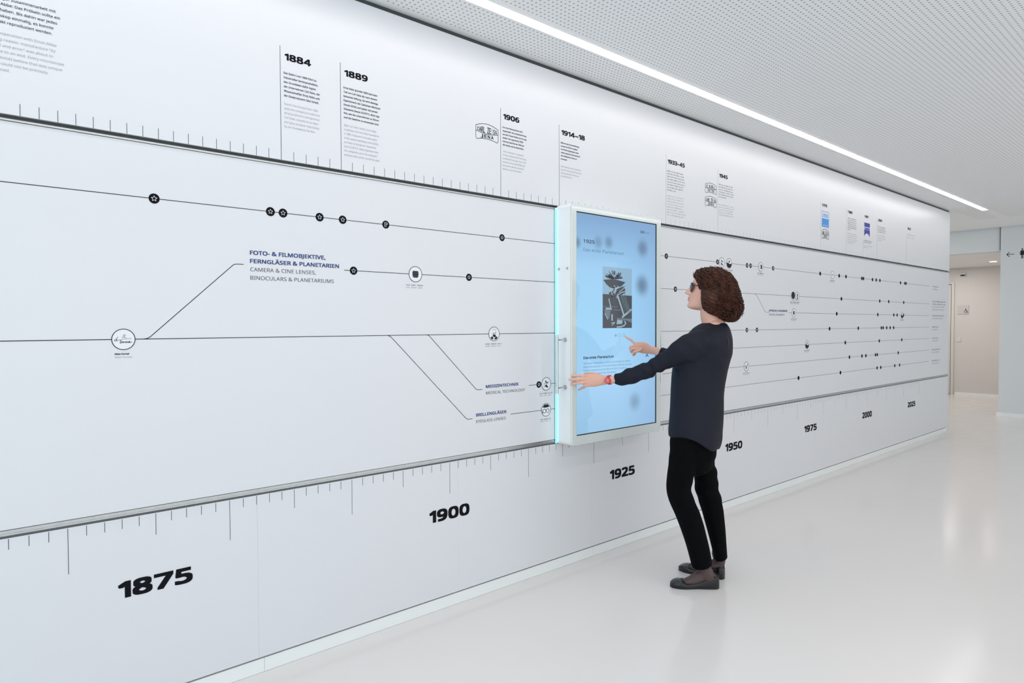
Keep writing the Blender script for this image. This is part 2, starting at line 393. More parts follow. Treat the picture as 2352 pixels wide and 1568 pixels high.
# ---- company emblems of the upper panel: lens-shaped outlines with two fields
def emblem(x, z, w, h, top, bottom, bold=.0006, lw=.0028):
    g = Geo()
    def arc(x0, x1, z0, sag, n=10): return [(x0+(x1-x0)*i/n, z0+sag*(1-(2*i/n-1)**2)) for i in range(n+1)]
    q = h*.09
    out = arc(x, x+w, z+h*.80, h*.20) + [(x+w, z+q)] + [(x+w-q, z)] + arc(x+w-q, x+q, z, h*.11)[1:-1] + [(x+q, z)] + [(x, z+q)]
    stroke(g, out, lw, True); stroke(g, arc(x, x+w, z+h*.50, -h*.10), lw)
    n = len(top)
    for i, chh in enumerate(top):
        if chh == ' ': continue
        u = (i+.5)/n; k_ = 1-(2*u-1)**2
        zb = z+h*.545-h*.10*k_; zt = z+h*.75+h*.19*k_
        cw = w*.89/n*(.14 if chh == 'I' else .70); letters(g, chh, x+w*.055+w*.89*(i+.5)/n-cw/2, zb, (zt-zb)*.92, width=cw, bold=bold)
    m_ = len(bottom); bw = w*.62
    for i, chh in enumerate(bottom):
        cw = bw/m_*(.14 if chh == 'I' else .62); letters(g, chh, x+w*.19+bw*(i+.5)/m_-cw/2, z+h*.17, h*.22, width=cw, bold=bold)
    return link('emblem', mesh('emblem', g.v, g.f), 'ink', wall, label='lens-shaped outline emblem with lettering %s %s' % (top, bottom))
a = W(1092.7, 281); b_ = W(1144, 316.5)
emblem(a[0], W(1092.7, 319)[1]+.004, b_[0]-a[0], .083, 'CARL ZEISS', 'JENA', bold=.0008)
a = W(1620, 414)[0]; b_ = W(1645.6, 420)[0]
emblem(a, 2.312, b_-a, .074, 'CARL', 'ZEISS'); emblem(a, 2.218, b_-a, .074, 'CARL ZEISS', 'JENA')
a = W(1887.4, 530)[0]; b_ = W(1903.5, 530)[0]
emblem(a, W(1895, 548)[1]-.004, b_-a, .088, 'CARL ZEISS', 'JENA', lw=.004)
zt, zb = W(1895, 486)[1], W(1895, 521.5)[1]
g = Geo(); rect(g, a, b_, zb, zt-.062); stroke(g, [(a, zt-.062), (a, zt), (b_, zt), (b_, zt-.062)], .005)
letters(g, 'ZEISS', a+.02, zt-.05, .036, width=b_-a-.04, bold=.001)
fo = link('banner', mesh('banner', g.v, g.f), 'flag_blue', wall, label='light blue square banner under a white lettered band')
g = Geo(); letters(g, 'WEST GERMANY', a+.02, zb+.008, .016, width=b_-a-.04, y=WY-.0007); link('banner_lettering', mesh('bl', g.v, g.f), 'white_ink', fo)
a, b_ = W(1985.2, 520)[0], W(1997.8, 520)[0]; zt, zb = W(1991, 512)[1], W(1991, 543)[1]
g = Geo(); h_ = zt-zb; rect(g, a, b_, zt-h_*.30, zt)
arc = [(b_-(b_-a)*i/8, zb+.03*(1-(2*i/8-1)**2)) for i in range(9)]
prism(g, [(b_, zt-h_*.52), (a, zt-h_*.52)]+arc[::-1])
letters(g, 'ZEISS', a+.008, zt-h_*.49, h_*.15, width=b_-a-.016, bold=.002)
link('banner', mesh('banner2', g.v, g.f), 'flag_navy', wall, label='royal blue banner with a curved foot and a white lettered band')

# ---- timelines and markers on the middle panel
LZ = [1.832, 1.6175, 1.475, 1.335, 1.200, 1.0545, .9115]
LE = [1.8276, 1.6151, 1.4749, 1.339, 1.2038, 1.0646, .9303]
TXL, TXR = 2.650, 3.62
def lz(i, x):
    """height of line i, measured left and right of the terminal"""
    return LZ[i]+(LE[i]-LZ[i])*max(0., min(1., (x-3.6)/5.4))
def tline(i, x0, x1, w=.0028):
    g = Geo(); stroke(g, [(x0, lz(i, x0)), (x1, lz(i, x1))], w)
    link('timeline_stroke', mesh('timeline_stroke', g.v, g.f), 'ink', wall)
BG = TXL
XR = 9.0
tline(0, X0, 3.6, .0028); tline(0, 3.6, XR, .0022)
tline(1, W(791, 621)[0], 3.6); tline(1, 3.6, XR, .0022)
tline(2, W(1811, 718)[0], XR, .0022)
tline(3, X0, 3.6, .003); tline(3, 3.6, XR, .0022)
tline(4, 3.0, XR, .0022)
tline(5, 2.4427, 3.6, .0026); tline(5, 3.6, XR, .0022)
tline(6, 2.3103, 3.6, .0026); tline(6, 3.6, XR, .0022)
def branch(pts, w=.0028):
    g = Geo(); stroke(g, pts, w); link('timeline_branch', mesh('tb', g.v, g.f), 'ink', wall)
branch([(.585, 1.335), (.596, 1.337), (.606, 1.343), (.893, 1.611), (.900, 1.616), (.912, 1.6175), (.934, 1.6175)])
branch([(1.570, 1.335), (1.580, 1.332), (1.590, 1.326), (2.010, .921), (2.020, .9135), (2.030, .9115), (2.053, .9115)])
branch([(1.783, 1.335), (1.793, 1.332), (1.802, 1.325), (2.072, 1.064), (2.082, 1.0565), (2.092, 1.0545), (2.118, 1.0545)])
a = W(1736, 676)[0]; b_ = W(1758, 715)[0]
branch([(a-.02, 1.617), (a+.012, 1.607), (b_-.012, 1.484), (b_+.01, 1.475), (b_+.075, 1.475)], .0022)
def star(g, cx, cz, r, lw, y):
    pts = [(cx+(r if i % 2 == 0 else r*.45)*math.sin(math.pi*i/5), cz+(r if i % 2 == 0 else r*.45)*math.cos(math.pi*i/5)) for i in range(10)]
    stroke(g, pts, lw, True, base=.0009, t=.0004)
proto = {}
def marker(i, px, kind='star', py=None):
    x = px if py == 'x' else W(px, {0: 590, 1: 670, 2: 720, 3: 757, 4: 790, 5: 830, 6: 870}[i])[0]
    z = lz(i, x)
    if x < 3:   # exact position left of the terminal
        pass
    key = kind if x < 3.7 or kind != 'star' else ('near' if x < 5.5 else 'far')
    if key not in proto:
        g = Geo(); prism(g, disc_pts(0, 0, .0178 if key != 'far' else .0178, 30 if x < 5.5 else 16), t=.0009, y=0)
        me = mesh('marker', g.v, g.f); me.materials.append(MT['black'])
        g = Geo()
        if kind == 'note':
            stroke(g, [(-.007, -.0095), (-.007, .0095), (.005, .0095)], .0012, base=.0009, t=.0004, y=0); stroke(g, [(-.007, -.0095), (.004, -.0095)], .0012, base=.0009, t=.0004, y=0)
            stroke(g, [(.005, .0095), (.005, .002)], .0012, base=.0009, t=.0004, y=0); stroke(g, [(.001, -.004), (.009, .005)], .0018, base=.0009, t=.0004, y=0)
            for q in (-.003, .001, .005): stroke(g, [(-.004, q), (.002, q)], .0008, base=.0009, t=.0004, y=0)
        else:
            pts = [((.0098 if j % 2 == 0 else .0046)*math.sin(math.pi*j/5), (.0098 if j % 2 == 0 else .0046)*math.cos(math.pi*j/5)) for j in range(10)]
            stroke(g, pts, .0014 if key == 'star' else .002, True, base=.0009, t=.0004, y=0)
        ms = mesh('star', g.v, g.f); ms.materials.append(MT['white_ink']); proto[key] = (me, ms)
    me, ms = proto[key]
    o = bpy.data.objects.new('timeline_marker', me); COL.objects.link(o); o.parent = wall; o.location = (x, WY, z)
    if kind == 'note': o['label'] = 'black disc with a white notepad and pen symbol'
    if key != 'far':
        s = bpy.data.objects.new('notepad_symbol' if kind == 'note' else 'star_symbol', ms); COL.objects.link(s); s.parent = o
    return x, z
for px, py in ((354, 459), (621, 487), (650, 490), (734, 498), (787, 504), (1153, 544)): marker(0, W(px, py)[0], py='x')
marker(0, W(886, 514.5)[0], 'note', 'x')
for px, py in ((812, 621.5), (1077, 635.5)): marker(1, W(px, py)[0], py='x')
marker(5, W(1237.5, 884)[0], py='x')
M6 = lambda a_, b_: (1500+a_/4.611)
M7 = lambda a_: 1840+a_/4.9
for q in (140, 683, 996, 1033, 1272): marker(0, M6(q, 0))
marker(1, M6(236, 0))
for q in (993, 1100): marker(3, M6(q, 0))
marker(6, M6(1540, 0))
for i, qs in {0: (216, 430, 507, 686, 704, 806, 848, 890, 1122, 1171, 1185), 1: (454, 886, 987, 1156), 2: (401, 863, 1043, 1081, 1153), 3: (320, 643, 903, 923, 963, 1002, 1041), 4: (497, 879, 1132), 5: (543, 684, 728, 836, 856, 1092), 6: (442, 854, 895, 1052, 1107)}.items():
    for q in qs: marker(i, M7(q))
RR = .0365
def badge(i, x, label, draw, dark=False, cap=2, capw=.10):
    z = lz(i, x); far = x > 3.5
    g = Geo(); prism(g, disc_pts(0, 0, RR-.001, 36), t=.0010, y=0)
    me = mesh('badge', g.v, g.f); me.materials.append(MT['white_ink'])
    o = bpy.data.objects.new('picture_badge', me); COL.objects.link(o); o.parent = wall; o.location = (x, WY, z); o['label'] = label
    g = Geo(); stroke(g, disc_pts(0, 0, RR-.001, 40), .0026, True, base=.0010, t=.0004, y=0)
    s = bpy.data.objects.new('badge_outline', mesh('bo', g.v, g.f)); s.data.materials.append(MT['ink']); COL.objects.link(s); s.parent = o
    g = Geo(); draw(g)
    if g.v:
        s = bpy.data.objects.new('badge_picture', mesh('bp', g.v, g.f)); s.data.materials.append(MT['ink']); COL.objects.link(s); s.parent = o
    if cap:
        g = Geo()
        greek(g, x-capw/2, z-.0535, capw, .0070, int(x*100)); link('caption', mesh('cap', g.v, g.f), 'ink', wall)
        g = Geo(); greek(g, x-capw/2, z-.0645, capw*.9, .0070, int(x*100)+1); link('caption', mesh('cap2', g.v, g.f), 'ink_light', wall)
    return o
K = dict(base=.0010, t=.0004, y=0)
def d_formula(g):
    n = len(g.v)
    stroke(g, [(-.021, .000), (-.025, -.006), (-.028, -.004), (-.025, .001), (-.021, .001), (-.017, .009)], .0014, **K); stroke(g, [(-.021, .000), (-.021, -.006), (-.017, -.002)], .0014, **K)
    stroke(g, [(-.016, -.002), (-.011, -.001)], .0012, **K); stroke(g, [(-.010, -.001), (.024, .003)], .0010, **K)
    stroke(g, [(-.003, .004), (-.001, .012), (.003, .017), (.006, .014), (.001, .006), (.009, .005)], .0012, **K)
    stroke(g, [(-.011, -.007), (-.009, -.004), (-.006, -.006), (-.011, -.013), (-.005, -.012), (-.002, -.007), (-.001, -.012), (.003, -.008), (.005, -.012), (.009, -.007), (.010, -.012), (.014, -.008), (.015, -.012), (.019, -.006), (.018, -.012), (.026, -.010)], .0019, **K)
def d_lens(g):
    for z0, z1, w in ((.010, .015, .015), (.003, .0095, .017), (-.005, .0025, .0165), (-.012, -.0055, .0155), (-.016, -.0125, .012)): rect(g, -w, w, z0, z1, **K)
def d_head(g):
    stroke(g, [(-.010, .018), (-.004, .024), (.006, .024), (.012, .016), (.013, .004)], .0012, **K)
    prism(g, [(-.009, .004), (-.002, .006), (-.002, .001), (-.008, .001)], **K); prism(g, [(.003, .006), (.010, .004), (.010, .000), (.004, .001)], **K)
    prism(g, [(-.010, -.004), (.000, -.002), (.010, -.005), (.012, -.012), (.004, -.018), (-.006, -.015)], **K)
    prism(g, [(-.024, -.018), (-.010, -.012), (-.004, -.028), (-.018, -.027)], **K); prism(g, [(.024, -.018), (.012, -.012), (.000, -.029), (.016, -.028)], **K)
def d_device(g):
    for q in ((-.004, .014, .005), (.010, .006, .004), (-.002, -.010, .007), (.008, -.016, .005), (.000, .006, .004)): prism(g, disc_pts(q[0], q[1], q[2], 9), **K)
    stroke(g, [(-.018, .004), (.022, .008)], .0016, **K); stroke(g, [(-.016, .003), (-.016, -.014), (.006, -.012)], .0016, **K); stroke(g, [(.001, .012), (.001, -.022)], .0018, **K)
def d_glasses(g):
    prism(g, [(-.028, .016), (-.012, .030), (.012, .030), (.028, .016), (.010, .013), (-.012, .012)], **K)
    for s in (-1, 1): stroke(g, disc_pts(s*.013, -.006, .011, 14), .003, True, **K)
    stroke(g, [(-.004, .000), (.004, .000)], .003, **K); prism(g, [(-.030, .004), (-.024, -.020), (-.030, -.016)], **K)
def d_photo(g): prism(g, [(-.034, -.004), (-.020, .006), (-.004, -.002), (.012, -.006), (.034, .000), (.030, -.018), (.012, -.033), (-.014, -.032), (-.029, -.020)], **K); rect(g, -.006, .006, .004, .020, **K)
def d_full(g): prism(g, disc_pts(0, .004, .030, 20), **K)
def d_scope(g): rect(g, -.004, .007, -.020, .020, **K); prism(g, disc_pts(.002, .012, .008, 9), **K); rect(g, -.012, .012, -.026, -.020, **K)
def d_oval(g): prism(g, disc_pts(0, 0, .018, 14, .7), **K)
def d_vee(g): stroke(g, [(-.022, .004), (-.002, -.018), (.020, .020)], .006, **K); stroke(g, [(-.010, .010), (.002, -.010)], .004, **K)
def d_text(g): stroke(g, [(-.014, 0), (.014, .001)], .006, **K)
def d_box(g): rect(g, .000, .020, -.016, .016, **K); stroke(g, disc_pts(-.006, 0, .016, 12), .002, True, **K)
badge(3, W(283.5, 779)[0], 'round badge holding a handwritten formula', d_formula, cap=0)
x_ = W(283.5, 779)[0]
g = Geo(); letters(g, 'Abbe-Formel', x_-.028, 1.335-.053, .0066, bold=.0003); link('caption', mesh('c', g.v, g.f), 'ink', wall)
g = Geo(); letters(g, 'Abbe’s Formula', x_-.028, 1.335-.064, .0066); link('caption', mesh('c', g.v, g.f), 'ink_light', wall)
badge(1, W(954, 629)[0], 'round badge with a dark camera lens', d_lens)
badge(3, W(1134.5, 766)[0], 'round badge with a bearded head in black', d_head, capw=.115)
badge(5, W(1254.5, 882)[0], 'round badge with a small optical device beside the handle', d_device, capw=.10)
badge(6, W(1254, 941)[0], 'round badge with a face wearing spectacles', d_glasses, capw=.085)
for i, q, lb, dr in ((0, 727, 'round badge with a wristwatch-like disc above the hair', d_device), (0, 805, 'round badge with a dark photograph above the hair', d_photo), (0, 1139, 'round badge with a boxy instrument', d_box), (1, 1483, 'dark round badge with a white peak', d_full), (1, 1526, 'round badge with a small upright instrument', d_scope), (2, 1490, 'round badge with a black oval', d_oval), (4, 1630, 'round badge with a dark photograph at the middle line', d_photo), (5, 988, 'round badge with a V-shaped instrument', d_vee)):
    badge(i, W(M6(q, 0), {0: 600, 1: 680, 2: 718, 4: 792, 5: 841}[i])[0], lb, dr)
badge(0, W(M7(352), 632)[0], 'pale round badge with a tiny word', d_text); badge(2, W(M7(1136), 723)[0], 'grey round badge near the end of the third line', d_photo)

def topic(x, z, lines, cap, widths, sp, mats=('navy', 'ink_mid'), bold=.00075):
    for i, (l, w) in enumerate(zip(lines, widths)):
        hd = i < len(lines)//2; g = Geo()
        letters(g, l, x, z-i*sp, cap, width=w, bold=bold if hd else 0, res=4)
        link('topic_label', mesh('tpl', g.v, g.f), mats[0] if hd else mats[1], wall, label='lettering "%s"' % l)
topic(.960, 1.6575, ['FOTO- & FILMOBJEKTIVE,', 'FERNGLÄSER & PLANETARIEN', 'CAMERA & CINE LENSES,', 'BINOCULARS & PLANETARIUMS'], .0185, (.313, .374, .270, .350), .0325)
topic(2.142, 1.0600, ['MEDIZINTECHNIK', 'MEDICAL TECHNOLOGY'], .0175, (.224, .272), .033)
topic(2.0785, .9205, ['BRILLENGLÄSER', 'EYEGLASS LENSES'], .0175, (.201, .196), .033)
a = W(1766, 714)[0]; b_ = W(1808, 714)[0]
topic(a, 1.482, ['OPTISCHE LITHOGRAFIE', 'OPTICAL LITHOGRAPHY'], .0175, (b_-a, (b_-a)*.86), .032, bold=.0008)
for i, (nb, nl, w) in enumerate(((1, 1, .22), (2, 2, .5), (1, 1, .46), (1, 1, .24), (1, 1, .24), (1, 1, .32), (1, 1, .3))):
    x = W(2141, 744)[0]; z = LE[i]+(nb-1)*.0325-.006
    g = Geo(); [greek(g, x, z-j*.0325, w, .0175, 60+i*3+j) for j in range(nb)]; link('topic_label', mesh('te', g.v, g.f), 'navy', wall)
    g = Geo(); [greek(g, x, z-(nb+j)*.0325, w*.9, .0175, 90+i*3+j) for j in range(nl)]; link('topic_label', mesh('te', g.v, g.f), 'ink_light', wall)

# ------------------------------------------------------------------ far end: facade, header, toilet corridor
XF, XB, CC = 11.97, 15.03, 2.455
box('wall_back', XF, XF+.25, YO, 2.548, 0, CEIL+.1, 'far_wall', kind='structure')
box('wall_header', XF+.02, XF+.26, 2.556, 5.2, CC, CEIL+.1, 'far_wall', kind='structure')
box('trim_1', XF+.0, XF+.02, 2.548, 2.560, CC+.01, CEIL, 'groove', kind='structure')
box('ceiling_corridor', XF+.26, XB, 2.3, 5.2, CC, CC+.1, 'ceil', kind='structure')
box('wall_end', XB, XB+.15, 2.0, 5.2, 0, CC+.12, 'warm_wall', kind='structure')
box('wall_corridor_right', XF+.25, XB, 2.3, 2.548, 0, CC+.05, 'warm_wall', kind='structure')
box('wall_corridor_left', XF-2.2, XB+.1, 5.05, 5.2, 0, CEIL+.1, 'warm_wall', kind='structure')
box('ceiling_lobby', X1-.1, XF+.02, 3.2, 5.2, CEIL+.001, CEIL+.1, 'ceil', kind='structure')
box('baseboard_back', XF-.016, XF-.001, YO, 2.572, 0, .058, 'plinth', kind='structure')
box('baseboard_end', XB-.016, XB-.001, 2.55, 3.90, 0, .05, 'plinth', kind='structure')
# ceiling slab above the corridor gap keeps daylight out
box('ceiling_upper', XF, XB+.2, YO, 5.2, CEIL+.11, CEIL+.2, 'ceil', kind='structure')
# door in the end wall
dr = box('door_1', XB-.012, XB-.003, 3.985, 4.86, .008, 2.135, 'door', kind='structure')
g = Geo(); g.box(XB-.03, XB-.001, 3.925, 3.972, 0, 2.185); g.box(XB-.03, XB-.001, 4.873, 4.92, 0, 2.185); g.box(XB-.03, XB-.001, 3.972, 4.873, 2.148, 2.185)
link('door_frame', mesh('df', g.v, g.f), 'door', dr)
g = Geo(); g.box(XB-.0119, XB-.0015, 3.972, 3.9849, 0, 2.148); g.box(XB-.0119, XB-.0015, 3.9849, 4.8, 2.1352, 2.148)
link('door_gap', mesh('dg', g.v, g.f), 'dark', dr)
def cyl(g, p0, p1, r, n=20, cap=True):
    p0, p1 = Vector(p0), Vector(p1); d = (p1-p0).normalized(); u = d.orthogonal().normalized(); w = d.cross(u)
    v = [p+(u*math.cos(2*math.pi*i/n)+w*math.sin(2*math.pi*i/n))*r for p in (p0, p1) for i in range(n)]
    f = [(i, (i+1) % n, (i+1) % n+n, i+n) for i in range(n)]
    if cap: f += [tuple(range(n))[::-1], tuple(range(n, 2*n))]
    g.add(v, f)
g = Geo(); cyl(g, (XB-.012, 4.05, 1.05), (XB-.06, 4.05, 1.05), .010); cyl(g, (XB-.06, 4.045, 1.05), (XB-.06, 4.17, 1.05), .009); g.box(XB-.016, XB-.012, 4.03, 4.07, .93, 1.12)
link('door_handle', mesh('dh', g.v, g.f), 'steel', dr, label='steel lever handle')

# exit sign, room sign, switch, way-finding pictograms
def endpt(px, py): p = at(px, py, (1, 0, 0), XB); return p.y, p.z
t = empty('exit_sign', (XB, *endpt(2213, 632)), 'small black and white exit sign box high on the far corridor wall', 'sign')
yy, zz = endpt(2213, 632)
box('sign_housing', XB-.05, XB-.001, yy-.042, yy+.042, zz-.02, zz+.036, 'plastic', t, bevel=.004)
box('sign_face', XB-.054, XB-.0505, yy-.036, yy+.036, zz-.014, zz+.010, 'black', t)
yy, zz = endpt(2212.5, 711)
t = empty('room_sign', (XB, yy, zz), 'grey glass room sign with a wheelchair symbol beside the door', 'sign')
box('sign_plate', XB-.012, XB-.003, yy-.092, yy+.092, zz-.085, zz+.085, mat('sign_glass', (.62, .60, .58), .15, noise=.02), t, bevel=.002)
def picto(name, parent, x, yc, zc, s, shapes, m):
    g = Geo()
    for sh in shapes:
        if sh[0] == 'd': pts = [(yc-(sh[1]+sh[3]*math.cos(q*math.pi/8))*s, zc+(sh[2]+sh[3]*math.sin(q*math.pi/8))*s) for q in range(16)]
        elif sh[0] == 'p': pts = [(yc-a_*s, zc+b_*s) for a_, b_ in sh[1]]
        elif sh[0] == 's':
            for i in range(len(sh[1])-1):
                a_, b_ = Vector(sh[1][i]), Vector(sh[1][i+1]); d = (b_-a_).normalized(); q = Vector((-d.y, d.x))*sh[2]/2
                pts = [(yc-u.x*s, zc+u.y*s) for u in (a_+q, a_-q, b_-q, b_+q)]
                n = len(pts); g.add([(x-.001, *u) for u in pts]+[(x, *u) for u in pts], [tuple(range(n))]+[(j, (j+1) % n, (j+1) % n+n, j+n) for j in range(n)])
            continue
        n = len(pts); g.add([(x-.001, *u) for u in pts]+[(x, *u) for u in pts], [tuple(range(n))]+[(j, (j+1) % n, (j+1) % n+n, j+n) for j in range(n)])
    return link(name, mesh(name, g.v, g.f), m, parent)
yy2, zz2 = endpt(2218, 714)
picto('wheelchair_symbol', t, XB-.0121, yy2, zz2, .045, [('d', .1, .85, .18), ('s', [(.05, .6), (.1, 0), (.6, 0), (.75, -.65), (1.0, -.6)], .2), ('s', [(.1, .3), (.55, .3)], .14), ('s', [(-.15, .3), (-.5, -.1), (-.45, -.6), (0, -.9), (.45, -.7), (.5, -.4)], .14)], 'black')
g = Geo(); [greek(g, 0, -.0, .07, .008, 5)]
yy, zz = endpt(2202, 780)
t = empty('light_switch', (XB, yy, zz), 'white square light switch beside the corridor door', 'switch')
box('switch_frame', XB-.010, XB-.001, yy-.041, yy+.041, zz-.041, zz+.041, 'plastic', t, bevel=.003); box('switch_rocker', XB-.014, XB-.0102, yy-.028, yy+.028, zz-.028, zz+.028, 'plastic', t, bevel=.002)
def facpt(px, py): p = at(px, py, (1, 0, 0), XF); return p.y, p.z
yy, zz = facpt(2321, 584)
t = empty('direction_sign', (XF, yy, zz), 'dark grey arrow and standing figure symbols on the pale wall at right', 'sign')
picto('arrow_symbol', t, XF-.0002, yy, zz, .046, [('s', [(-.95, 0), (1, 0)], .17), ('s', [(-.25, .72), (-.98, 0), (-.25, -.72)], .19)], 'ink')
yy, zz = facpt(2348, 583)
picto('figure_symbol', t, XF-.0002, yy, zz, .052, [('d', 0, 1.35, .2), ('p', [(-.18, 1.05), (.18, 1.05), (.55, -.25), (.22, -.25), (.22, -1.25), (.04, -1.25), (.04, -.25), (-.04, -.25), (-.04, -1.25), (-.22, -1.25), (-.22, -.25), (-.55, -.25)]), ('s', [(-.2, 1.0), (-.6, .25)], .15), ('s', [(.2, 1.0), (.6, .25)], .15)], 'ink')

# lamps
t = empty('linear_ceiling_light', (5, 2.292, CEIL), 'long glowing white light strip set into the ceiling beside the wall', 'ceiling light')
box('light_diffuser', -3.5, 9.99, 2.262, 2.322, CEIL-.004, CEIL-.0008, 'lamp', t)
g = Geo(); g.box(-3.5, 9.99, 2.256, 2.2615, CEIL-.005, CEIL-.0008); g.box(-3.5, 9.99, 2.3225, 2.328, CEIL-.005, CEIL-.0008); g.box(9.9905, 9.996, 2.256, 2.328, CEIL-.005, CEIL-.0008)
link('light_trim', mesh('lt', g.v, g.f), 'ceil', t)
p = at(2281, 600, (0, 0, 1), CC)
t = empty('downlight', (p.x, p.y, CC), 'round warm downlight in the lowered corridor ceiling', 'ceiling light')
g = Geo(); cyl(g, (p.x, p.y, CC-.006), (p.x, p.y, CC-.001), .052, 28); link('lamp_lens', mesh('dl', g.v, g.f), 'down', t)
g = Geo(); n = 28
v = [(p.x+r*math.cos(2*math.pi*i/n), p.y+r*math.sin(2*math.pi*i/n), z) for r, z in ((.053, CC-.001), (.053, CC-.008), (.066, CC-.006), (.066, CC-.001)) for i in range(n)]
g.add(v, [(k*n+i, k*n+(i+1) % n, (k+1)*n+(i+1) % n, (k+1)*n+i) for k in range(3) for i in range(n)])
link('lamp_rim', mesh('dr', g.v, g.f, True), 'plastic', t)

# ------------------------------------------------------------------ sliding touch terminal
TX0, TX1, TY0, TZ0, TZ1 = 2.648, 3.462, 2.485, .7145, 2.0425
term = empty('touch_terminal', ((TX0+TX1)/2, WY, TZ0), 'white wall-mounted touch terminal with a blue screen that slides along the timeline', 'touch screen')
def rrect(x0, x1, z0, z1, r, n=8):
    pts = []
    for cx, cz, a0 in ((x1-r, z1-r, 0), (x0+r, z1-r, 90), (x0+r, z0+r, 180), (x1-r, z0+r, 270)):
        pts += [(cx+r*math.cos(math.radians(a0+90*i/n)), cz+r*math.sin(math.radians(a0+90*i/n))) for i in range(n+1)]
    return pts
pts = rrect(TX0, TX1, TZ0, TZ1, .022); n = len(pts)
ptb = rrect(TX0, TX1, TZ0, TZ1, .022)
def inset(d): return rrect(TX0+d, TX1-d, TZ0+d, TZ1-d, max(.022-d, .004))
rings = [(0, WY-.0062), (0, TY0+.010)]
g = Geo(); vs = []
for d, y in rings: vs += [(a_, y, z_) for a_, z_ in inset(d)]
g.add(vs, [tuple(range(n))[::-1]]+[(i, (i+1) % n, (i+1) % n+n, i+n) for i in range(n)]+[tuple(range(n, 2*n))])
hs = link('housing', mesh('housing', g.v, g.f), 'body', term)
SX0, SX1, SZ0, SZ1 = 2.690, 3.413, .770, 1.999
g = Geo(); vs = []
inner = rrect(SX0-.003, SX1+.003, SZ0-.003, SZ1+.003, .0005)
for ps, y in ((inset(0), TY0+.0098), (inset(0), TY0+.003), (inset(.003), TY0), (inner, TY0), (inner, TY0+.0098)): vs += [(a_, y, z_) for a_, z_ in ps]
f = [(k*n+i, k*n+(i+1) % n, (k+1)*n+(i+1) % n, (k+1)*n+i) for k in range(4) for i in range(n)]
g.add(vs, f); link('front_bezel', mesh('bezel', g.v, g.f), 'bezel', term)
g = Geo(); vs = []
i2 = rrect(SX0+.002, SX1-.002, SZ0+.002, SZ1-.002, .0005); i1 = rrect(SX0-.0028, SX1+.0028, SZ0-.0028, SZ1+.0028, .0005)
for ps, y in ((i1, TY0+.0095), (i1, TY0+.0008), (i2, TY0+.004), (i2, TY0+.0095)): vs += [(a_, y, z_) for a_, z_ in ps]
g.add(vs, [(k*n+i, k*n+(i+1) % n, (k+1)*n+(i+1) % n, (k+1)*n+i) for k in range(3) for i in range(n)]); link('screen_gasket', mesh('gk', g.v, g.f), 'gasket', term)
# the lit display: blue field with soft dark spots, emitted by the screen
SY = TY0+.006
scr = box('screen', SX0+.002, SX1-.002, SY, TY0+.0096, SZ0+.002, SZ1-.002, None, term)
sm = bpy.data.materials.new('display_blue'); sm.use_nodes = True; nt = sm.node_tree; b = nt.nodes['Principled BSDF']
b.inputs['Base Color'].default_value = (.01, .012, .015, 1); b.inputs['Roughness'].default_value = .04
g_ = nt.nodes.new('ShaderNodeNewGeometry'); sp = nt.nodes.new('ShaderNodeSeparateXYZ'); nt.links.new(g_.outputs['Position'], sp.inputs[0])
u_ = math_('DIVIDE', math_('SUBTRACT', sp.outputs[0], SX0), SX1-SX0); v_ = math_('DIVIDE', math_('SUBTRACT', sp.outputs[2], SZ0), SZ1-SZ0)
rp = nt.nodes.new('ShaderNodeValToRGB'); els = rp.color_ramp.elements
els[0].position = 0; els[0].color = (.30, .53, .76, 1); els[1].position = 1; els[1].color = (.20, .36, .60, 1)
for ps, c in ((.25, (.36, .62, .88)), (.5, (.32, .62, .88)), (.75, (.31, .58, .84))):
    q = els.new(ps); q.color = (*c, 1)
nt.links.new(v_, rp.inputs['Fac'])
col = rp.outputs['Color']
def spot(cx, cz, r, k_):
    global col
    d = math_('SQRT', math_('ADD', math_('POWER', math_('ABSOLUTE', math_('SUBTRACT', sp.outputs[0], cx)), 2.), math_('POWER', math_('ABSOLUTE', math_('SUBTRACT', sp.outputs[2], cz)), 2.)))
    m_ = nt.nodes.new('ShaderNodeMapRange'); m_.interpolation_type = 'SMOOTHERSTEP'
    m_.inputs['From Min'].default_value = r; m_.inputs['From Max'].default_value = 0.; m_.inputs['To Max'].default_value = k_
    nt.links.new(d, m_.inputs['Value'])
    x = nt.nodes.new('ShaderNodeMix'); x.data_type = 'RGBA'; x.inputs['B'].default_value = (.05, .09, .13, 1)
    nt.links.new(m_.outputs['Result'], x.inputs['Factor']); nt.links.new(col, x.inputs['A']); col = x.outputs['Result']
for px, py, r, k_ in ((1478, 570, .085, .75), (1477, 655, .10, .85), (1400, 556, .06, .5), (1376, 556, .06, .4), (1327, 556, .05, .6), (1460, 922, .085, .45)):
    a_, c_ = W(px, py, TY0); spot(a_, c_, r, k_)
# side falloff of the panel toward its right edge
m_ = nt.nodes.new('ShaderNodeMapRange'); m_.inputs['From Min'].default_value = .55; m_.inputs['From Max'].default_value = 1.; m_.inputs['To Min'].default_value = 0.; m_.inputs['To Max'].default_value = .45
nt.links.new(u_, m_.inputs['Value']); x = nt.nodes.new('ShaderNodeMix'); x.data_type = 'RGBA'; x.inputs['B'].default_value = (.21, .36, .62, 1)
nt.links.new(m_.outputs['Result'], x.inputs['Factor']); nt.links.new(col, x.inputs['A']); col = x.outputs['Result']
nt.links.new(col, b.inputs['Emission Color']); b.inputs['Emission Strength'].default_value = .93
scr.data.materials.clear(); scr.data.materials.append(sm)
def smat(name, c, s=1.): return mat(name, (.01, .01, .01), .05, emit=c, estr=s)
MT['s_ink'] = smat('screen_ink', (.035, .06, .10)); MT['s_light'] = smat('screen_text', (.07, .15, .24)); MT['s_faint'] = smat('screen_faint', (.2, .36, .5))
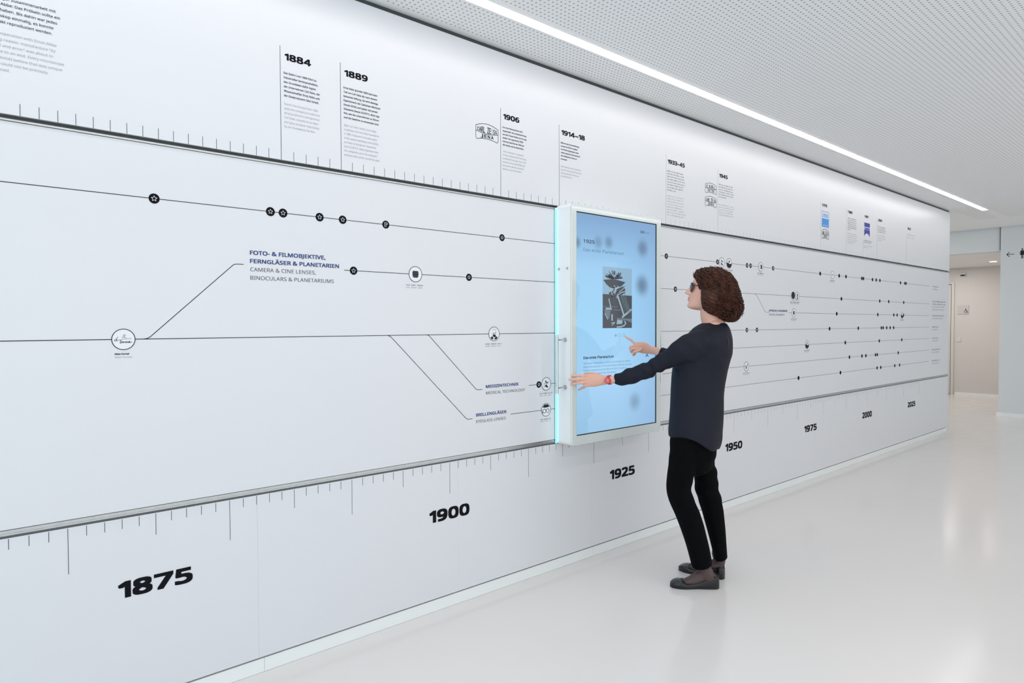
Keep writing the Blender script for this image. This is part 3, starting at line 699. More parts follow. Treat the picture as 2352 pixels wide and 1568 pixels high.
MT['s_sky'] = smat('picture_sky', (.24, .40, .55)); MT['s_dark'] = smat('picture_dark', (.042, .047, .06)); MT['s_mid'] = smat('picture_mid', (.11, .16, .2)); MT['s_pale'] = smat('picture_pale', (.27, .38, .46)); MT['s_black'] = smat('picture_black', (.018, .02, .03))
def S(px, py): return W(px, py, TY0)
def stext(body, px0, px1, py, cap, m, bold=0., res=4, label=None):
    x0, z0 = S(px0, py); x1, _ = S(px1, py); g = Geo(); letters(g, body, x0, z0, cap, width=x1-x0, bold=bold, y=SY, t=.0006, res=res)
    return link('screen_text', mesh('st', g.v, g.f), m, term, label='screen lettering "%s"' % body)
stext('1925', 1342, 1367, 556.5, .0225, 's_ink', .0009)
stext('Das erste Planetarium', 1342, 1434.5, 576, .0225, 's_light')
stext('DE', 1473, 1481.5, 534.5, .016, 's_ink', .0009); stext('EN', 1484, 1491.5, 536, .014, 's_light')
x0, z0 = S(1342, 824.5)
stext('Das erste Planetarium', 1342, 1411, 824.5, .0165, 's_ink', .0009)
for i, (l, w) in enumerate((('Vom langen Nachdenken u. a. durch den Chefingenieur Walther', 1450), ('Bauersfeld angefangen im Deutschen Museum München das erste', 1452), ('Projektionsplanetarium der Welt von ZEISS. Er wurde zu', 1442), ('weltpolitischem Erfolg für das Unternehmen.', 1418))):
    a_ = S(1342, 835+i*8.2); c_ = S(w, 830)
    g = Geo(); letters(g, l, a_[0], a_[1]-.004, .0115, width=c_[0]-a_[0], y=SY, t=.0006, res=2); link('screen_text', mesh('st', g.v, g.f), 's_light', term)
# pagination icons and the text-size letter
a_, c_ = S(1416, 770); g = Geo(); stroke(g, disc_pts(a_, c_, .0095, 10), .0009, True, y=SY); star_p = [(-.008, 0), (.008, 0)]; stroke(g, [(a_-.005, c_), (a_+.005, c_)], .003, y=SY); stroke(g, [(a_, c_-.005), (a_, c_+.005)], .003, y=SY)
a_, c_ = S(1425, 769.5); stroke(g, disc_pts(a_, c_, .0097, 16), .0010, True, y=SY); a_, c_ = S(1435, 768.5); stroke(g, disc_pts(a_, c_, .0097, 16), .0010, True, y=SY)
link('screen_icons', mesh('si', g.v, g.f), 's_light', term)
stext('A', 1484.5, 1491, 819, .022, 's_ink', .001)
# the picture on screen: a star projector with lattice legs under a bowl-shaped platform
pa, pb, pc, pd = S(1386, 612)[0], S(1453, 618)[0], S(1386, 753.5)[1], S(1386, 611.5)[1]
pw, ph = pb-pa, pd-pc
pic = link('screen_picture', None or mesh('pic', *box_data(pa, pb, SY-.0006, SY-.0001, pc, pd)), 's_sky', term, label='black and white photograph of a projector machine shown on the screen')
def pp(u, v): return (pa+pw*(u-160)/650, pd-ph*(v-110)/1395)
def pshape(name, m, shapes, t):
    g = Geo()
    for sh in shapes:
        if sh[0] == 'p': prism(g, [pp(*q) for q in sh[1]], y=SY-t, t=.0002)
        else: stroke(g, [pp(*q) for q in sh[1]], sh[2]*pw/650, y=SY-t, t=.0002)
    o = link(name, mesh(name, g.v, g.f), m, pic)
    if name == 'picture_glints': o['kind'] = 'stuff'
pshape('picture_ground', 's_dark', [('p', [(160, 730), (810, 745), (810, 1503), (160, 1505)])], .0007)
sh = [('p', [(170, 410), (400, 375), (660, 435), (620, 480), (560, 540), (480, 560), (330, 590), (240, 510)]), ('p', [(340, 580), (420, 560), (400, 1300), (330, 1300), (350, 900)]), ('p', [(290, 650), (370, 690), (380, 800), (300, 780)])]
r = random.Random(3)
for i in range(34):
    a_ = math.pi*(.04+.92*r.random()); l_ = 90+110*r.random(); c0 = (410+40*math.cos(a_), 370-8*math.sin(a_))
    sh.append(('s', [c0, (410+l_*1.05*math.cos(a_), 375-l_*1.05*math.sin(a_))], r.uniform(8, 22)))
sh += [('p', [(470, 600), (640, 520), (660, 680), (500, 780), (400, 790)])]
pshape('picture_platform', 's_dark', sh, .0010)
pshape('picture_floor', 's_mid', [('p', [(470, 1270), (810, 1290), (810, 1380), (680, 1330), (470, 1310)]), ('p', [(190, 1080), (330, 1090), (300, 1300), (240, 1260)]), ('s', [(165, 1015), (480, 1015)], 8), ('s', [(400, 1085), (550, 1090)], 10)], .0011)
pshape('picture_leg', 's_pale', [('s', [(480, 740), (620, 1190)], 34), ('p', [(450, 790), (490, 740), (520, 800), (490, 830)]), ('s', [(470, 750), (560, 680), (650, 655)], 16), ('s', [(590, 1250), (790, 1075)], 34), ('s', [(520, 670), (640, 560), (600, 520)], 14), ('s', [(290, 840), (345, 1080)], 22), ('s', [(230, 1060), (320, 1060)], 28), ('s', [(205, 1170), (265, 1300)], 16), ('p', [(475, 1310), (600, 1330), (580, 1410), (460, 1415)]), ('s', [(470, 1480), (560, 1475), (640, 1440), (670, 1390), (640, 1350)], 22), ('s', [(360, 1200), (360, 1320)], 34), ('s', [(345, 1390), (420, 1375), (360, 1440)], 14)], .0013)
pshape('picture_highlight', 's_pale', [('p', [(270, 560), (400, 600), (370, 660), (290, 690)])], .0015)  # highlight on the machine, put into the picture as a pale patch
pshape('picture_glints', 's_pale', [('s', [(390, 690), (450, 600)], 20), ('s', [(350, 690), (365, 740)], 22), ('s', [(400, 530), (430, 545)], 14), ('s', [(480, 540), (500, 548)], 14)]+[('s', [(410+i*8-60, 330-r.random()*80), (418+i*8-60, 340-r.random()*80)], 10) for i in range(14)], .0015)  # small highlights on the machine, put in as pale strokes
sh = []
for i in range(9):
    u0 = 545+i*17; v0 = 740+i*45; sh += [('s', [(u0, v0), (u0+95, v0+45)], 7), ('s', [(u0+95, v0), (u0+10, v0+45)], 7)]
sh += [('s', [(550, 730), (640, 1120)], 9), ('s', [(640, 700), (740, 1060)], 9)]
pshape('picture_lattice', 's_mid', sh, .0015)
# screws on the side, handles, LED line
for px, py in ((1284, 618), (1303, 616)):
    q = at(px, py, (1, 0, 0), TX0); g = Geo(); cyl(g, (TX0-.003, q.y, q.z), (TX0+.0, q.y, q.z), .0075, 18); cyl(g, (TX0-.0045, q.y, q.z), (TX0-.003, q.y, q.z), .0045, 6); link('screw', mesh('screw', g.v, g.f), 'steel', term)
def handle(side):
    x = TX0 if side < 0 else TX1
    xb = x+side*.067; yh = 2.532
    g = Geo(); cyl(g, (xb, yh, 1.005), (xb, yh, 1.326), .0085, 24)
    h = link('handle', mesh('hbar', g.v, g.f, False), 'steel', term, label='brushed steel bar handle')
    for z in (1.036, 1.298):
        g = Geo(); cyl(g, (xb+(-side)*.006, yh, z), (x+side*.010, yh, z), .0048, 16); cyl(g, (x+side*.0100, yh, z), (x+side*.0045, yh, z), .0085, 20); cyl(g, (x+side*.0045, yh, z), (x, yh, z), .0125, 20)
        link('handle_standoff', mesh('hs', g.v, g.f), 'steel', h)
handle(-1); handle(1)
box('led_line', TX0-.0095, TX0-.0005, WY-.010, WY-.0065, TZ0+.004, TZ1-.02, 'led', term, label='glowing cyan light line')
box('mount_plate', TX0-.010, TX1+.004, WY-.0062, WY-.0058, TZ0+.003, TZ1-.012, 'body', term)

# ------------------------------------------------------------------ the visitor
PO = Vector((3.118, 1.973, 0))
VV = Vector((3.05, 1.93, 0)).normalized()          # away from the viewer, her right-hand side
RR_ = Vector((VV.y, -VV.x, 0))                      # behind her back
def Q(px, py, b=0.):
    """point of the figure at depth b (metres towards her right side)"""
    return at(px, py, VV, PO.dot(VV)+b)
SC = (Q(1650, 700)-Q(1600, 700)).length/50          # metres per unit of figure width
def QR(px, py, b=0.): return Q(px, py, b-.08)
def Lh(px, py, b=0.): return Q(px, py)+VV*b
person = empty('person', tuple(PO), 'woman with curly brown hair, glasses and dark blouse pointing at the touch screen', 'person')

def catmull(pts, n):
    out = []; P = [np.array(p, float) for p in pts]; P = [2*P[0]-P[1]]+P+[2*P[-1]-P[-2]]
    for i in range(1, len(P)-2):
        for j in range(n):
            t = j/n; a, b_, c, d = P[i-1:i+3]
            out.append(.5*((2*b_)+(-a+c)*t+(2*a-5*b_+4*c-d)*t*t+(-a+3*b_-3*c+d)*t**3))
    out.append(P[-2]); return np.array(out)
def loft(rings, close=True):
    """rings: list of (n,3) arrays -> verts, faces with capped ends"""
    n = len(rings[0]); v = np.concatenate(rings); f = []
    for k in range(len(rings)-1):
        for i in range(n): f.append((k*n+i, k*n+(i+1) % n, (k+1)*n+(i+1) % n, (k+1)*n+i))
    if close:
        c0 = len(v); v = np.vstack([v, rings[0].mean(0), rings[-1].mean(0)]); m = (len(rings)-1)*n
        for i in range(n): f.append((c0, (i+1) % n, i)); f.append((c0+1, m+i, m+(i+1) % n))
    return v, f
def tube(pts, rad, side=None, flat=1., n=20, sub=6, round0=True, round1=True):
    """smooth tapering limb; rad per point (or pairs r_side, r_other); side = direction of the first radius"""
    rad = [r if isinstance(r, tuple) else (r, r*flat) for r in rad]
    d = np.array([list(p)+list(r) for p, r in zip(pts, rad)]); c = catmull(d, sub)
    P = c[:, :3]; R_ = c[:, 3:]
    T = np.gradient(P, axis=0); T /= np.linalg.norm(T, axis=1)[:, None]
    up = np.array(side if side is not None else (0.1, 0.2, 1.), float)
    rings = []; n_ = len(P)
    for i in range(n_):
        u = up-T[i]*np.dot(up, T[i])
        u /= np.linalg.norm(u); w = np.cross(T[i], u); up = u
        a = np.arange(n)*2*np.pi/n
        ring = P[i]+np.outer(np.cos(a), u)*R_[i, 0]+np.outer(np.sin(a), w)*R_[i, 1]
        if i == 0 and round0:
            r = R_[0].mean()
            for q in (1.35, 1.0, .6): rings.append(P[0]-T[0]*r*math.sin(q)*.9+(ring-P[0])*math.cos(q))
        rings.append(ring)
        if i == n_-1 and round1:
            r = R_[-1].mean()
            for q in (.6, 1.0, 1.35): rings.append(P[-1]+T[-1]*r*math.sin(q)*.9+(ring-P[-1])*math.cos(q))
    return loft(rings)
class Flesh(Geo):
    def put(s, vf): s.add(vf[0], vf[1])
def fuse(name, g, voxel, m, parent, smooth=2, displace=None, **props):
    me = mesh('raw', g.v, g.f); bm = bmesh.new(); bm.from_mesh(me); bmesh.ops.recalc_face_normals(bm, faces=bm.faces); bm.to_mesh(me); bm.free()
    o = bpy.data.objects.new('raw', me); COL.objects.link(o)
    r = o.modifiers.new('r', 'REMESH'); r.mode = 'VOXEL'; r.voxel_size = voxel
    s = o.modifiers.new('s', 'SMOOTH'); s.iterations = smooth; s.factor = .5
    dg = bpy.context.evaluated_depsgraph_get(); dg.update()
    out = bpy.data.meshes.new_from_object(o.evaluated_get(dg)); bpy.data.objects.remove(o)
    if displace:
        co = np.empty(len(out.vertices)*3); out.vertices.foreach_get('co', co); co = co.reshape(-1, 3)
        no = np.empty(len(out.vertices)*3); out.vertices.foreach_get('normal', no); no = no.reshape(-1, 3)
        co = co+no*displace(co)[:, None]; out.vertices.foreach_set('co', co.ravel())
    out.polygons.foreach_set('use_smooth', [True]*len(out.polygons)); out.update()
    return link(name, out, m, parent, **props)
FWD = -RR_     # the way she faces

# ---- head: rings of a profile read from the side
hy = [618, 620, 623, 628, 634, 640, 645, 650, 655, 660, 665, 669, 673, 676, 679, 682, 685.4, 688.5, 692, 696, 700, 704, 707.5, 710.5, 713]
hf = [2, 17, 26, 34, 40, 43.5, 46, 48.3, 47.2, 48, 49.5, 50.5, 52, 52.6, 53, 53.3, 53.6, 53.9, 54.4, 55.6, 57, 56.8, 53.5, 44, 25]
lipb = {677: 0, 679.5: 1.2, 682.4: 3.9, 684.2: 3.2, 685.4: 1.2, 686.6: 3.0, 688.6: 3.6, 691: 1.2, 693: .6, 697: 1.6, 701: 2.2, 705: 1.6, 709: 0}
hb = [2, 14, 22, 30, 36, 39, 41, 42, 42, 41, 40, 39, 37, 35, 33, 30, 27, 24, 20, 16, 12, 8, 5, 2, 1]
hw = [2, 13, 19.5, 25.5, 29.5, 31.5, 32.3, 32.6, 32.6, 32.4, 31.8, 31.3, 30.5, 29.8, 29.2, 28.4, 27.5, 26.6, 25.4, 24, 22, 19.5, 16, 10, 4]
nose = {645: 0, 650: 1., 655: 4.5, 660: 7.5, 663.7: 9.8, 667: 12.2, 670: 14., 672: 13.6, 674: 10.5, 676: 5, 678: 1, 680: 0}
U = SC
yy_ = np.arange(618, 713.1, 1.0)
F_ = np.interp(yy_, hy, hf); B_ = np.interp(yy_, hy, hb); Wd = np.interp(yy_, hy, hw); N_ = np.interp(yy_, list(nose), list(nose.values()))
HC = 1637.
NS = 120; ang = np.arange(NS)*2*np.pi/NS
rings = []
fwd = np.array(FWD); sd = np.array(VV)
for y, f_, bk, w_, nz in zip(yy_, F_, B_, Wd, N_):
    base = np.array(Lh(HC, y)); ca, sa = np.cos(ang), np.sin(ang)
    ex = 1.0
    rx = np.where(ca > 0, f_, bk)
    # the face is flatter in front than an ellipse
    e_ = .86 if 640 < y < 708 else 1.
    px_ = np.sign(ca)*np.abs(ca)**np.where(ca > 0, e_, 1.)*rx
    pw_ = np.sign(sa)*np.abs(sa)**.92*w_
    # narrowing of the face toward the front
    nar = np.where(ca > 0, 1-.16*ca**2*np.clip((y-650)/50, 0, 1), 1.); pw_ = pw_*nar
    # nose ridge, wings, lips, eye hollows
    wn = 3.4+np.interp(y, [650, 668, 673, 677], [0, 1.5, 4.2, 4.2])
    px_ = px_+nz*np.exp(-(pw_/wn)**2)*(ca > 0)
    px_ = px_+np.interp(y, list(lipb), list(lipb.values()))*np.exp(-(pw_/(8.5 if y < 693 else 13.))**2)*(ca > 0)
    if 652 < y < 668: px_ = px_-3.4*math.exp(-((y-658)/4.)**2)*np.exp(-((np.abs(pw_)-13)/6.5)**2)*(ca > .2)
    if 662 < y < 690: px_ = px_+1.6*math.exp(-((y-675)/7.)**2)*np.exp(-((np.abs(pw_)-19)/7)**2)*(ca > .2)
    rings.append(base+np.outer(px_*U, fwd)+np.outer(pw_*U, sd))
body = Flesh(); body.put(loft(rings))
# ears
for s in (-1, 1):
    c = Lh(1640, 663, s*31.5*U); body.put(tube([c+UP*.020-FWD*.002, c+UP*.006-FWD*.008+VV*s*.006, c-UP*.012-FWD*.004+VV*s*.004, c-UP*.024], [.006, .010, .008, .005], n=10, sub=3))
# eyelids (brow ridge)
for s in (-1, 1):
    body.put(tube([Lh(1590.5, 650.5, s*5*U), Lh(1590.5, 648.8, s*12*U), Lh(1594.5, 650.5, s*20*U)], [.0032, .0038, .0028], n=8, sub=3))
# neck and trunk
body.put(tube([Lh(1640, 690), Lh(1634, 706), Lh(1632, 722), Lh(1639, 745), Lh(1641, 770)], [(.052, .054), (.053, .053), (.053, .053), (.060, .066), (.07, .11)], side=FWD, n=28))
body.put(tube([Lh(1640, 758), Lh(1630, 800), Lh(1612, 860), Lh(1604, 930), Lh(1600, 990), Lh(1600, 1040)], [(.05, .10), (.085, .14), (.090, .125), (.080, .11), (.085, .13), (.07, .11)], side=FWD, n=28))
# legs
AN = {}
near = [Q(1578, 1010, -.08), Q(1561, 1115, -.092), Q(1589, 1210, -.098), Q(1616, 1300, -.100), Q(1626, 1330, -.103)]
far = [Q(1608, 1020, .08), Q(1622, 1115, .088), Q(1641, 1200, .093), Q(1652, 1285, .092), Q(1652, 1315, .092)]
body.put(tube(near, [.060, .044, .034, .021, .018], n=20)); body.put(tube(far, [.060, .044, .034, .021, .018], n=20))
# feet
def flr(px, py): return at(px, py, (0, 0, 1), 0)
FEET = []
for toe, heel, an in (((1539, 1346.5), (1651, 1349), near[-1]), ((1559, 1306.5), (1664, 1329), far[-1])):
    T_ = flr(*toe); H_ = flr(*heel); FEET.append((T_, H_)); d = T_-H_
    body.put(tube([H_+d*.12+Vector((0, 0, .042)), H_+d*.35+Vector((0, 0, .046)), H_+d*.62+Vector((0, 0, .034)), H_+d*.86+Vector((0, 0, .022))], [(.012, .013), (.017, .016), (.010, .017), (.005, .012)], side=(0, 0, 1), n=16))
    body.put(tube([an, H_+d*.22+Vector((0, 0, .055))], [.018, .015], n=16))
# arms
SHL, ELL, WRL = Q(1618, 786, -.120), Q(1507, 842, -.090), Q(1404, 872, -.060)
SHR, ELR, WRR = Q(1622, 786, .120), Q(1584, 836, .235), QR(1506, 806, .365)
body.put(tube([SHL, ELL, Q(1452, 866.5, -.072), WRL], [.036, .022, .0225, (.0215, .018)], side=(0, 0, 1), n=18)); body.put(tube([SHR, ELR, WRR], [.036, .028, .023], n=18))
# left hand: spread over the edge of the terminal, back of the hand toward the viewer
HYF = TY0-.008
def TP(px, py, off=0.): return at(px, py, (0, 1, 0), HYF-off)
pc_ = Q(1388, 872.5, .006)
body.put(tube([WRL, Q(1390, 872.5, -.050), TP(1364, 873, .066), TP(1344, 873.5, .044)], [(.0215, .0175), (.0255, .016), (.036, .014), (.034, .011)], side=(0, 0, 1), n=20, round0=False))
for k_, (kn, mid, tip, r0, off) in enumerate(((( 1344, 863.5), (1329, 862), (1314, 863), .0090, 0), ((1342, 870.3), (1325, 870.7), (1307.5, 871.5), .0092, 0), ((1342, 877.5), (1327, 879.5), (1312, 882), .0088, 0), ((1346, 885.5), (1338, 890.5), (1329, 895), .0078, 0))):
    a_ = TP(*kn, .046); b_ = TP(*mid, .022); c_ = TP(*tip, -.001)
    body.put(tube([TP(kn[0]+22, 873+(kn[1]-873)*.75, .062), a_, a_.lerp(b_, .5)-Vector((0, .005, 0)), b_, b_.lerp(c_, .55), c_], [r0*.9, r0, r0*.93, r0*.92, r0*.85, r0*.70], n=12, sub=4))
    if k_ == 2: RING_AT, RING_DIR = a_.lerp(b_, .42)-Vector((0, .0045, 0)), (b_-a_).normalized()
# thumb reaches forward along the bezel above and behind the index finger
body.put(tube([TP(1384, 866, .070), TP(1371, 860.5, .040), TP(1356, 857.5, .018), TP(1344, 858, .002)], [.011, .0105, .009, .0075], n=12, sub=4))
# right hand: index finger pointing at the screen
def RP(px, py, off=0.): return at(px, py, (0, 1, 0), HYF+.003-off)
hb_ = [QR(1506, 806, .365), QR(1492, 803, .362), QR(1478, 798.5, .352), QR(1464, 795.5, .338)]
body.put(tube(hb_, [(.022, .022), (.025, .020), (.034, .018), (.029, .016)], side=(0, 0, 1), n=20, round0=False))
i0 = QR(1461, 790.5, .332); itip = RP(1436.5, 772.2, -.001); i1_ = i0.lerp(itip, .42)+Vector((0, 0, .003))
body.put(tube([QR(1478, 795, .345), i0, i1_, i0.lerp(itip, .75), itip], [.0088, .0086, .0078, .0070, .0056], n=12, sub=4))
for (k0, k1, k2, k3, r_) in (((1462, 796, .330), (1450, 795.5, .318), (1447.5, 800.5, .325), (1454, 804, .335), .0085), ((1464, 801, .322), (1451, 802, .308), (1449.5, 807.5, .314), (1456, 810, .325), .0083), ((1467, 806, .316), (1455, 809.5, .303), (1455, 815.5, .306), (1459, 812.5, .318), .0076)):
    body.put(tube([QR(1476, 800, .34), QR(*k0), QR(*k1), QR(*k2), QR(*k3)], [r_, r_, r_*.95, r_*.9, r_*.78], n=12, sub=4))
body.put(tube([QR(1492, 800, .385), QR(1478, 797, .386), QR(1467, 800, .375), QR(1459, 803, .362)], [.010, .0105, .009, .0072], n=12, sub=4))
fuse('body', body, .0024, 'skin', person, smooth=2)

# lips, eyes
for (y0, f0, w0, r_) in ((682.9, 56.6, 8.5, .0024), (688.0, 57.0, 7.5, .0028)):
    link('lip', mesh('lip', *tube([Lh(HC-f0+5.5, 685.6, -w0*U), Lh(HC-f0+1.6, y0+.6, -w0*.55*U), Lh(HC-f0+.2, y0, 0), Lh(HC-f0+1.6, y0+.6, w0*.55*U), Lh(HC-f0+5.5, 685.6, w0*U)], [.0010, r_*.9, r_, r_*.9, .0010], n=10, sub=5), smooth=True), 'lips', person)
def ball(c, r, n=16, m=10):
    rings = [np.array([list(Vector(c)+Vector((r*math.sin(t)*math.cos(a), r*math.sin(t)*math.sin(a), r*math.cos(t)))) for a in [2*math.pi*i/n for i in range(n)]]) for t in [math.pi*(k+.5)/m for k in range(m)]]
    return loft(rings)
for s in (-1, 1):
    c = Lh(1600.2, 658.5, s*13*U); e_ = link('eyeball', mesh('eye', *ball(c, .0118), smooth=True), 'eye', person)
    g = Geo(); p1 = c+FWD*.0098; cyl(g, p1, p1+FWD*.0024, .0055, 16); link('iris', mesh('iris', g.v, g.f), 'frame', e_)

# ---- blouse
bl = Flesh()
hem = lambda a: np.interp(a % 360, [0, 40, 65, 80, 95, 105, 115, 125, 140, 180, 220, 235, 245, 255, 265, 280, 295, 320, 360], [1001, 999, 994.5, 997, 1002, 1008, 1015, 1021, 1027, 1027, 1027, 1021, 1015, 1008, 1002, 997, 994.5, 999, 1001])
sec = [  # y, front x, back x, half width (m)
    (741.5, 1611, 1668, .066), (746, 1602, 1672, .088), (754, 1590, 1677, .130), (764, 1580, 1680, .163), (778, 1568, 1683, .178), (795, 1560, 1684, .180), (812, 1552, 1683.5, .176), (830, 1545, 1678.5, .170),
    (850, 1541, 1673, .164), (880, 1539.5, 1667, .160), (905, 1538.5, 1664, .162), (940, 1536.5, 1663, .170), (970, 1534, 1661.5, .182), (988, 1532, 1660, .188)]
NR = 72; aa = np.arange(NR)*2*np.pi/NR
rings = []
for y, xf, xb, hw_ in sec:
    c = np.array(Lh((xf+xb)/2, y)); r_ = (xb-xf)/2*U*.985
    rings.append(c+np.outer(np.cos(aa)*r_, fwd)+np.outer(np.sign(np.sin(aa))*np.abs(np.sin(aa))**.9*hw_, sd))
last = rings[-1]; hemz = hem(np.degrees(aa))
ctr = last.mean(0); PZ = Q(1600, 900).z-Q(1600, 901).z
for t in (.3, .55, .75, .9, 1.):
    fin = last.copy()
    for i in range(NR):
        dpx = (hemz[i]-988)*t; fin[i, 2] = last[i, 2]-dpx*PZ
        back = max(0, -math.cos(aa[i]))
        fin[i] += fwd*.020*back*max(0, dpx-8)**2/34**2
    rings.append(fin)
bl.put(loft(rings))
# near sleeve, read from its upper and lower outline
ol = [(1408, 856.5, 883, -.056), (1420, 854.5, 885.5, -.058), (1434, 850, 886.5, -.062), (1446, 843, 885, -.066), (1456, 842.5, 881.5, -.070), (1470, 835, 874.5, -.077), (1486, 829, 872.5, -.085), (1494, 826, 866, -.090), (1506, 818, 860, -.096), (1520, 808, 855, -.103), (1540, 795, 849, -.112), (1562, 774, 845, -.126), (1586, 757, 843, -.135), (1612, 750, 838, -.128), (1636, 758, 836, -.095)]
pts = []; rad = []
for i, (x_, yt, yb, b_) in enumerate(ol):
    pts.append(Q(x_+(3 if i == 0 else 0), (yt+yb)/2, b_)); h_ = (yb-yt)/2*SC
    slant = .90 if i > 6 else .95
    if i > 9: slant = .83
    rad.append((h_*slant, min(h_*.84, .064)))
bl.put(tube(pts, rad, side=(0, 0, 1), n=32, sub=4, round0=False))
# far sleeve
bl.put(tube([Q(1515, 809, .278), Q(1532, 815, .270), Q(1558, 826, .250), Q(1587, 830, .225), Q(1610, 806, .18), Q(1632, 778, .12)], [.034, .036, .042, .048, .058, .060], n=26, sub=5, round0=False))
# shoulder yoke on both sides
for s in (-1, 1): bl.put(tube([Lh(1636, 757, s*.055), Lh(1630, 769, s*.115), Lh(1622, 785, s*.150)], [(.048, .028), (.056, .040), (.062, .050)], side=FWD, n=20))
ELn = np.array(Q(1500, 850, -.09)); SHn = np.array(Q(1600, 800, -.13)); WRn = np.array(Q(1420, 870, -.06))
def folds(co):
    x = (co-np.array(PO))@np.array(RR_); z = co[:, 2]; y = (co-np.array(PO))@sd
    def bellow(c, dirv, freq, amp, rad, ph=0.):
        d = np.linalg.norm(co-c, axis=1); return amp*np.exp(-(d/rad)**2)*np.sin(((co-c)@dirv)*freq+ph)
    a1 = (ELn-WRn)/np.linalg.norm(ELn-WRn)
    d = bellow(ELn+a1*.02, a1+np.array([0, 0, .6]), 95, .0045, .075)+bellow(WRn+a1*.03, a1+np.array([0, 0, -.7]), 85, .0038, .06, 1.)
    d += bellow(SHn+np.array([0, 0, .0]), np.array(RR_)*.9+np.array([0, 0, 1.2]), 60, .0022, .12, .6)
    low = np.clip((1.05-z)/.25, 0, 1)
    ph = np.arctan2(y, x+.0)
    d += .0022*low*np.sin(ph*5+z*3)+.0014*np.sin(ph*3+z*9+1.)*np.clip((1.25-z)/.2, 0, 1)*(z < 1.2)
    d += .0010*np.sin(z*23+x*17)*np.sin(y*19+z*7)
    return d
BL = fuse('blouse', bl, .0045, 'blouse', person, smooth=22, displace=folds, label='dark navy long-sleeved blouse with a curved hem')
g = Geo()
def bump_strip(name, pts, r, m, parent=person, flat=.4): return link(name, mesh(name, *tube(pts, [r*.3]+[r]*(len(pts)-2)+[r*.3], n=8, sub=4), smooth=True), m, parent)

from mathutils.bvhtree import BVHTree
bvh = BVHTree.FromPolygons([v.co.copy() for v in BL.data.vertices], [tuple(p.vertices) for p in BL.data.polygons])
def onbl(px, py, out=.0008):
    d = (Q(px, py)-CAM).normalized(); h = bvh.ray_cast(CAM, d); return h[0]+h[1]*out if h[0] else Q(px, py, -.15)
bump_strip('back_opening', [onbl(1669.5, 772), onbl(1671.5, 780), onbl(1673, 790), onbl(1672.5, 802)], .0032, 'gasket')
# ---- trousers
tr = Flesh()
def leg(ol, b0):
    pts = []; rad = []
    for x0, x1, y, b_, rb in ol: pts.append(Q((x0+x1)/2, y, b_)); rad.append(((x1-x0)/2*SC*.97, rb))
    tr.put(tube(pts, rad, side=RR_, n=30, sub=5, round0=False, round1=False))
leg([(1538, 1634, 992, -.055, .105), (1536, 1618, 1025, -.075, .098), (1534, 1606, 1060, -.085, .090), (1531, 1594, 1094, -.09, .082), (1529.5, 1589, 1121, -.092, .077), (1534, 1591.5, 1142, -.094, .074), (1547, 1604, 1172, -.096, .071), (1560.5, 1617, 1206, -.098, .070), (1574, 1627, 1244, -.098, .069), (1582, 1633, 1272, -.097, .070), (1588, 1636.5, 1297, -.095, .072)], 0)
leg([(1556, 1647, 992, .05, .110), (1572, 1646.5, 1028, .07, .098), (1586, 1643.5, 1056, .08, .088), (1589, 1644, 1075, .085, .082), (1592, 1650, 1090, .087, .078), (1593, 1651.5, 1115, .088, .076), (1600.5, 1657.5, 1139.5, .09, .073), (1608.5, 1662.5, 1163.6, .092, .070), (1619, 1666, 1201, .093, .069), (1630, 1669.5, 1244, .092, .069), (1639.5, 1672.5, 1281, .09, .072)], 0)
tr.put(tube([Lh(1597, 975), Lh(1596, 1010), Lh(1596, 1045)], [(.110, .150), (.118, .158), (.108, .142)], side=RR_, n=30))
def tf(co):
    z = co[:, 2]; x = (co-np.array(PO))@np.array(RR_); y = (co-np.array(PO))@sd
    k1 = np.exp(-((z-.50)/.10)**2)
    return .0035*k1*np.sin(z*85+x*25)*np.clip((x+.12)/.15, 0, 1)+.0012*np.sin(z*20+x*13+y*9)+.0016*np.exp(-((z-.72)/.08)**2)*np.sin(z*70-x*30)
fuse('trousers', tr, .0045, 'trouser', person, smooth=2, displace=tf, label='straight black ankle-length trousers')

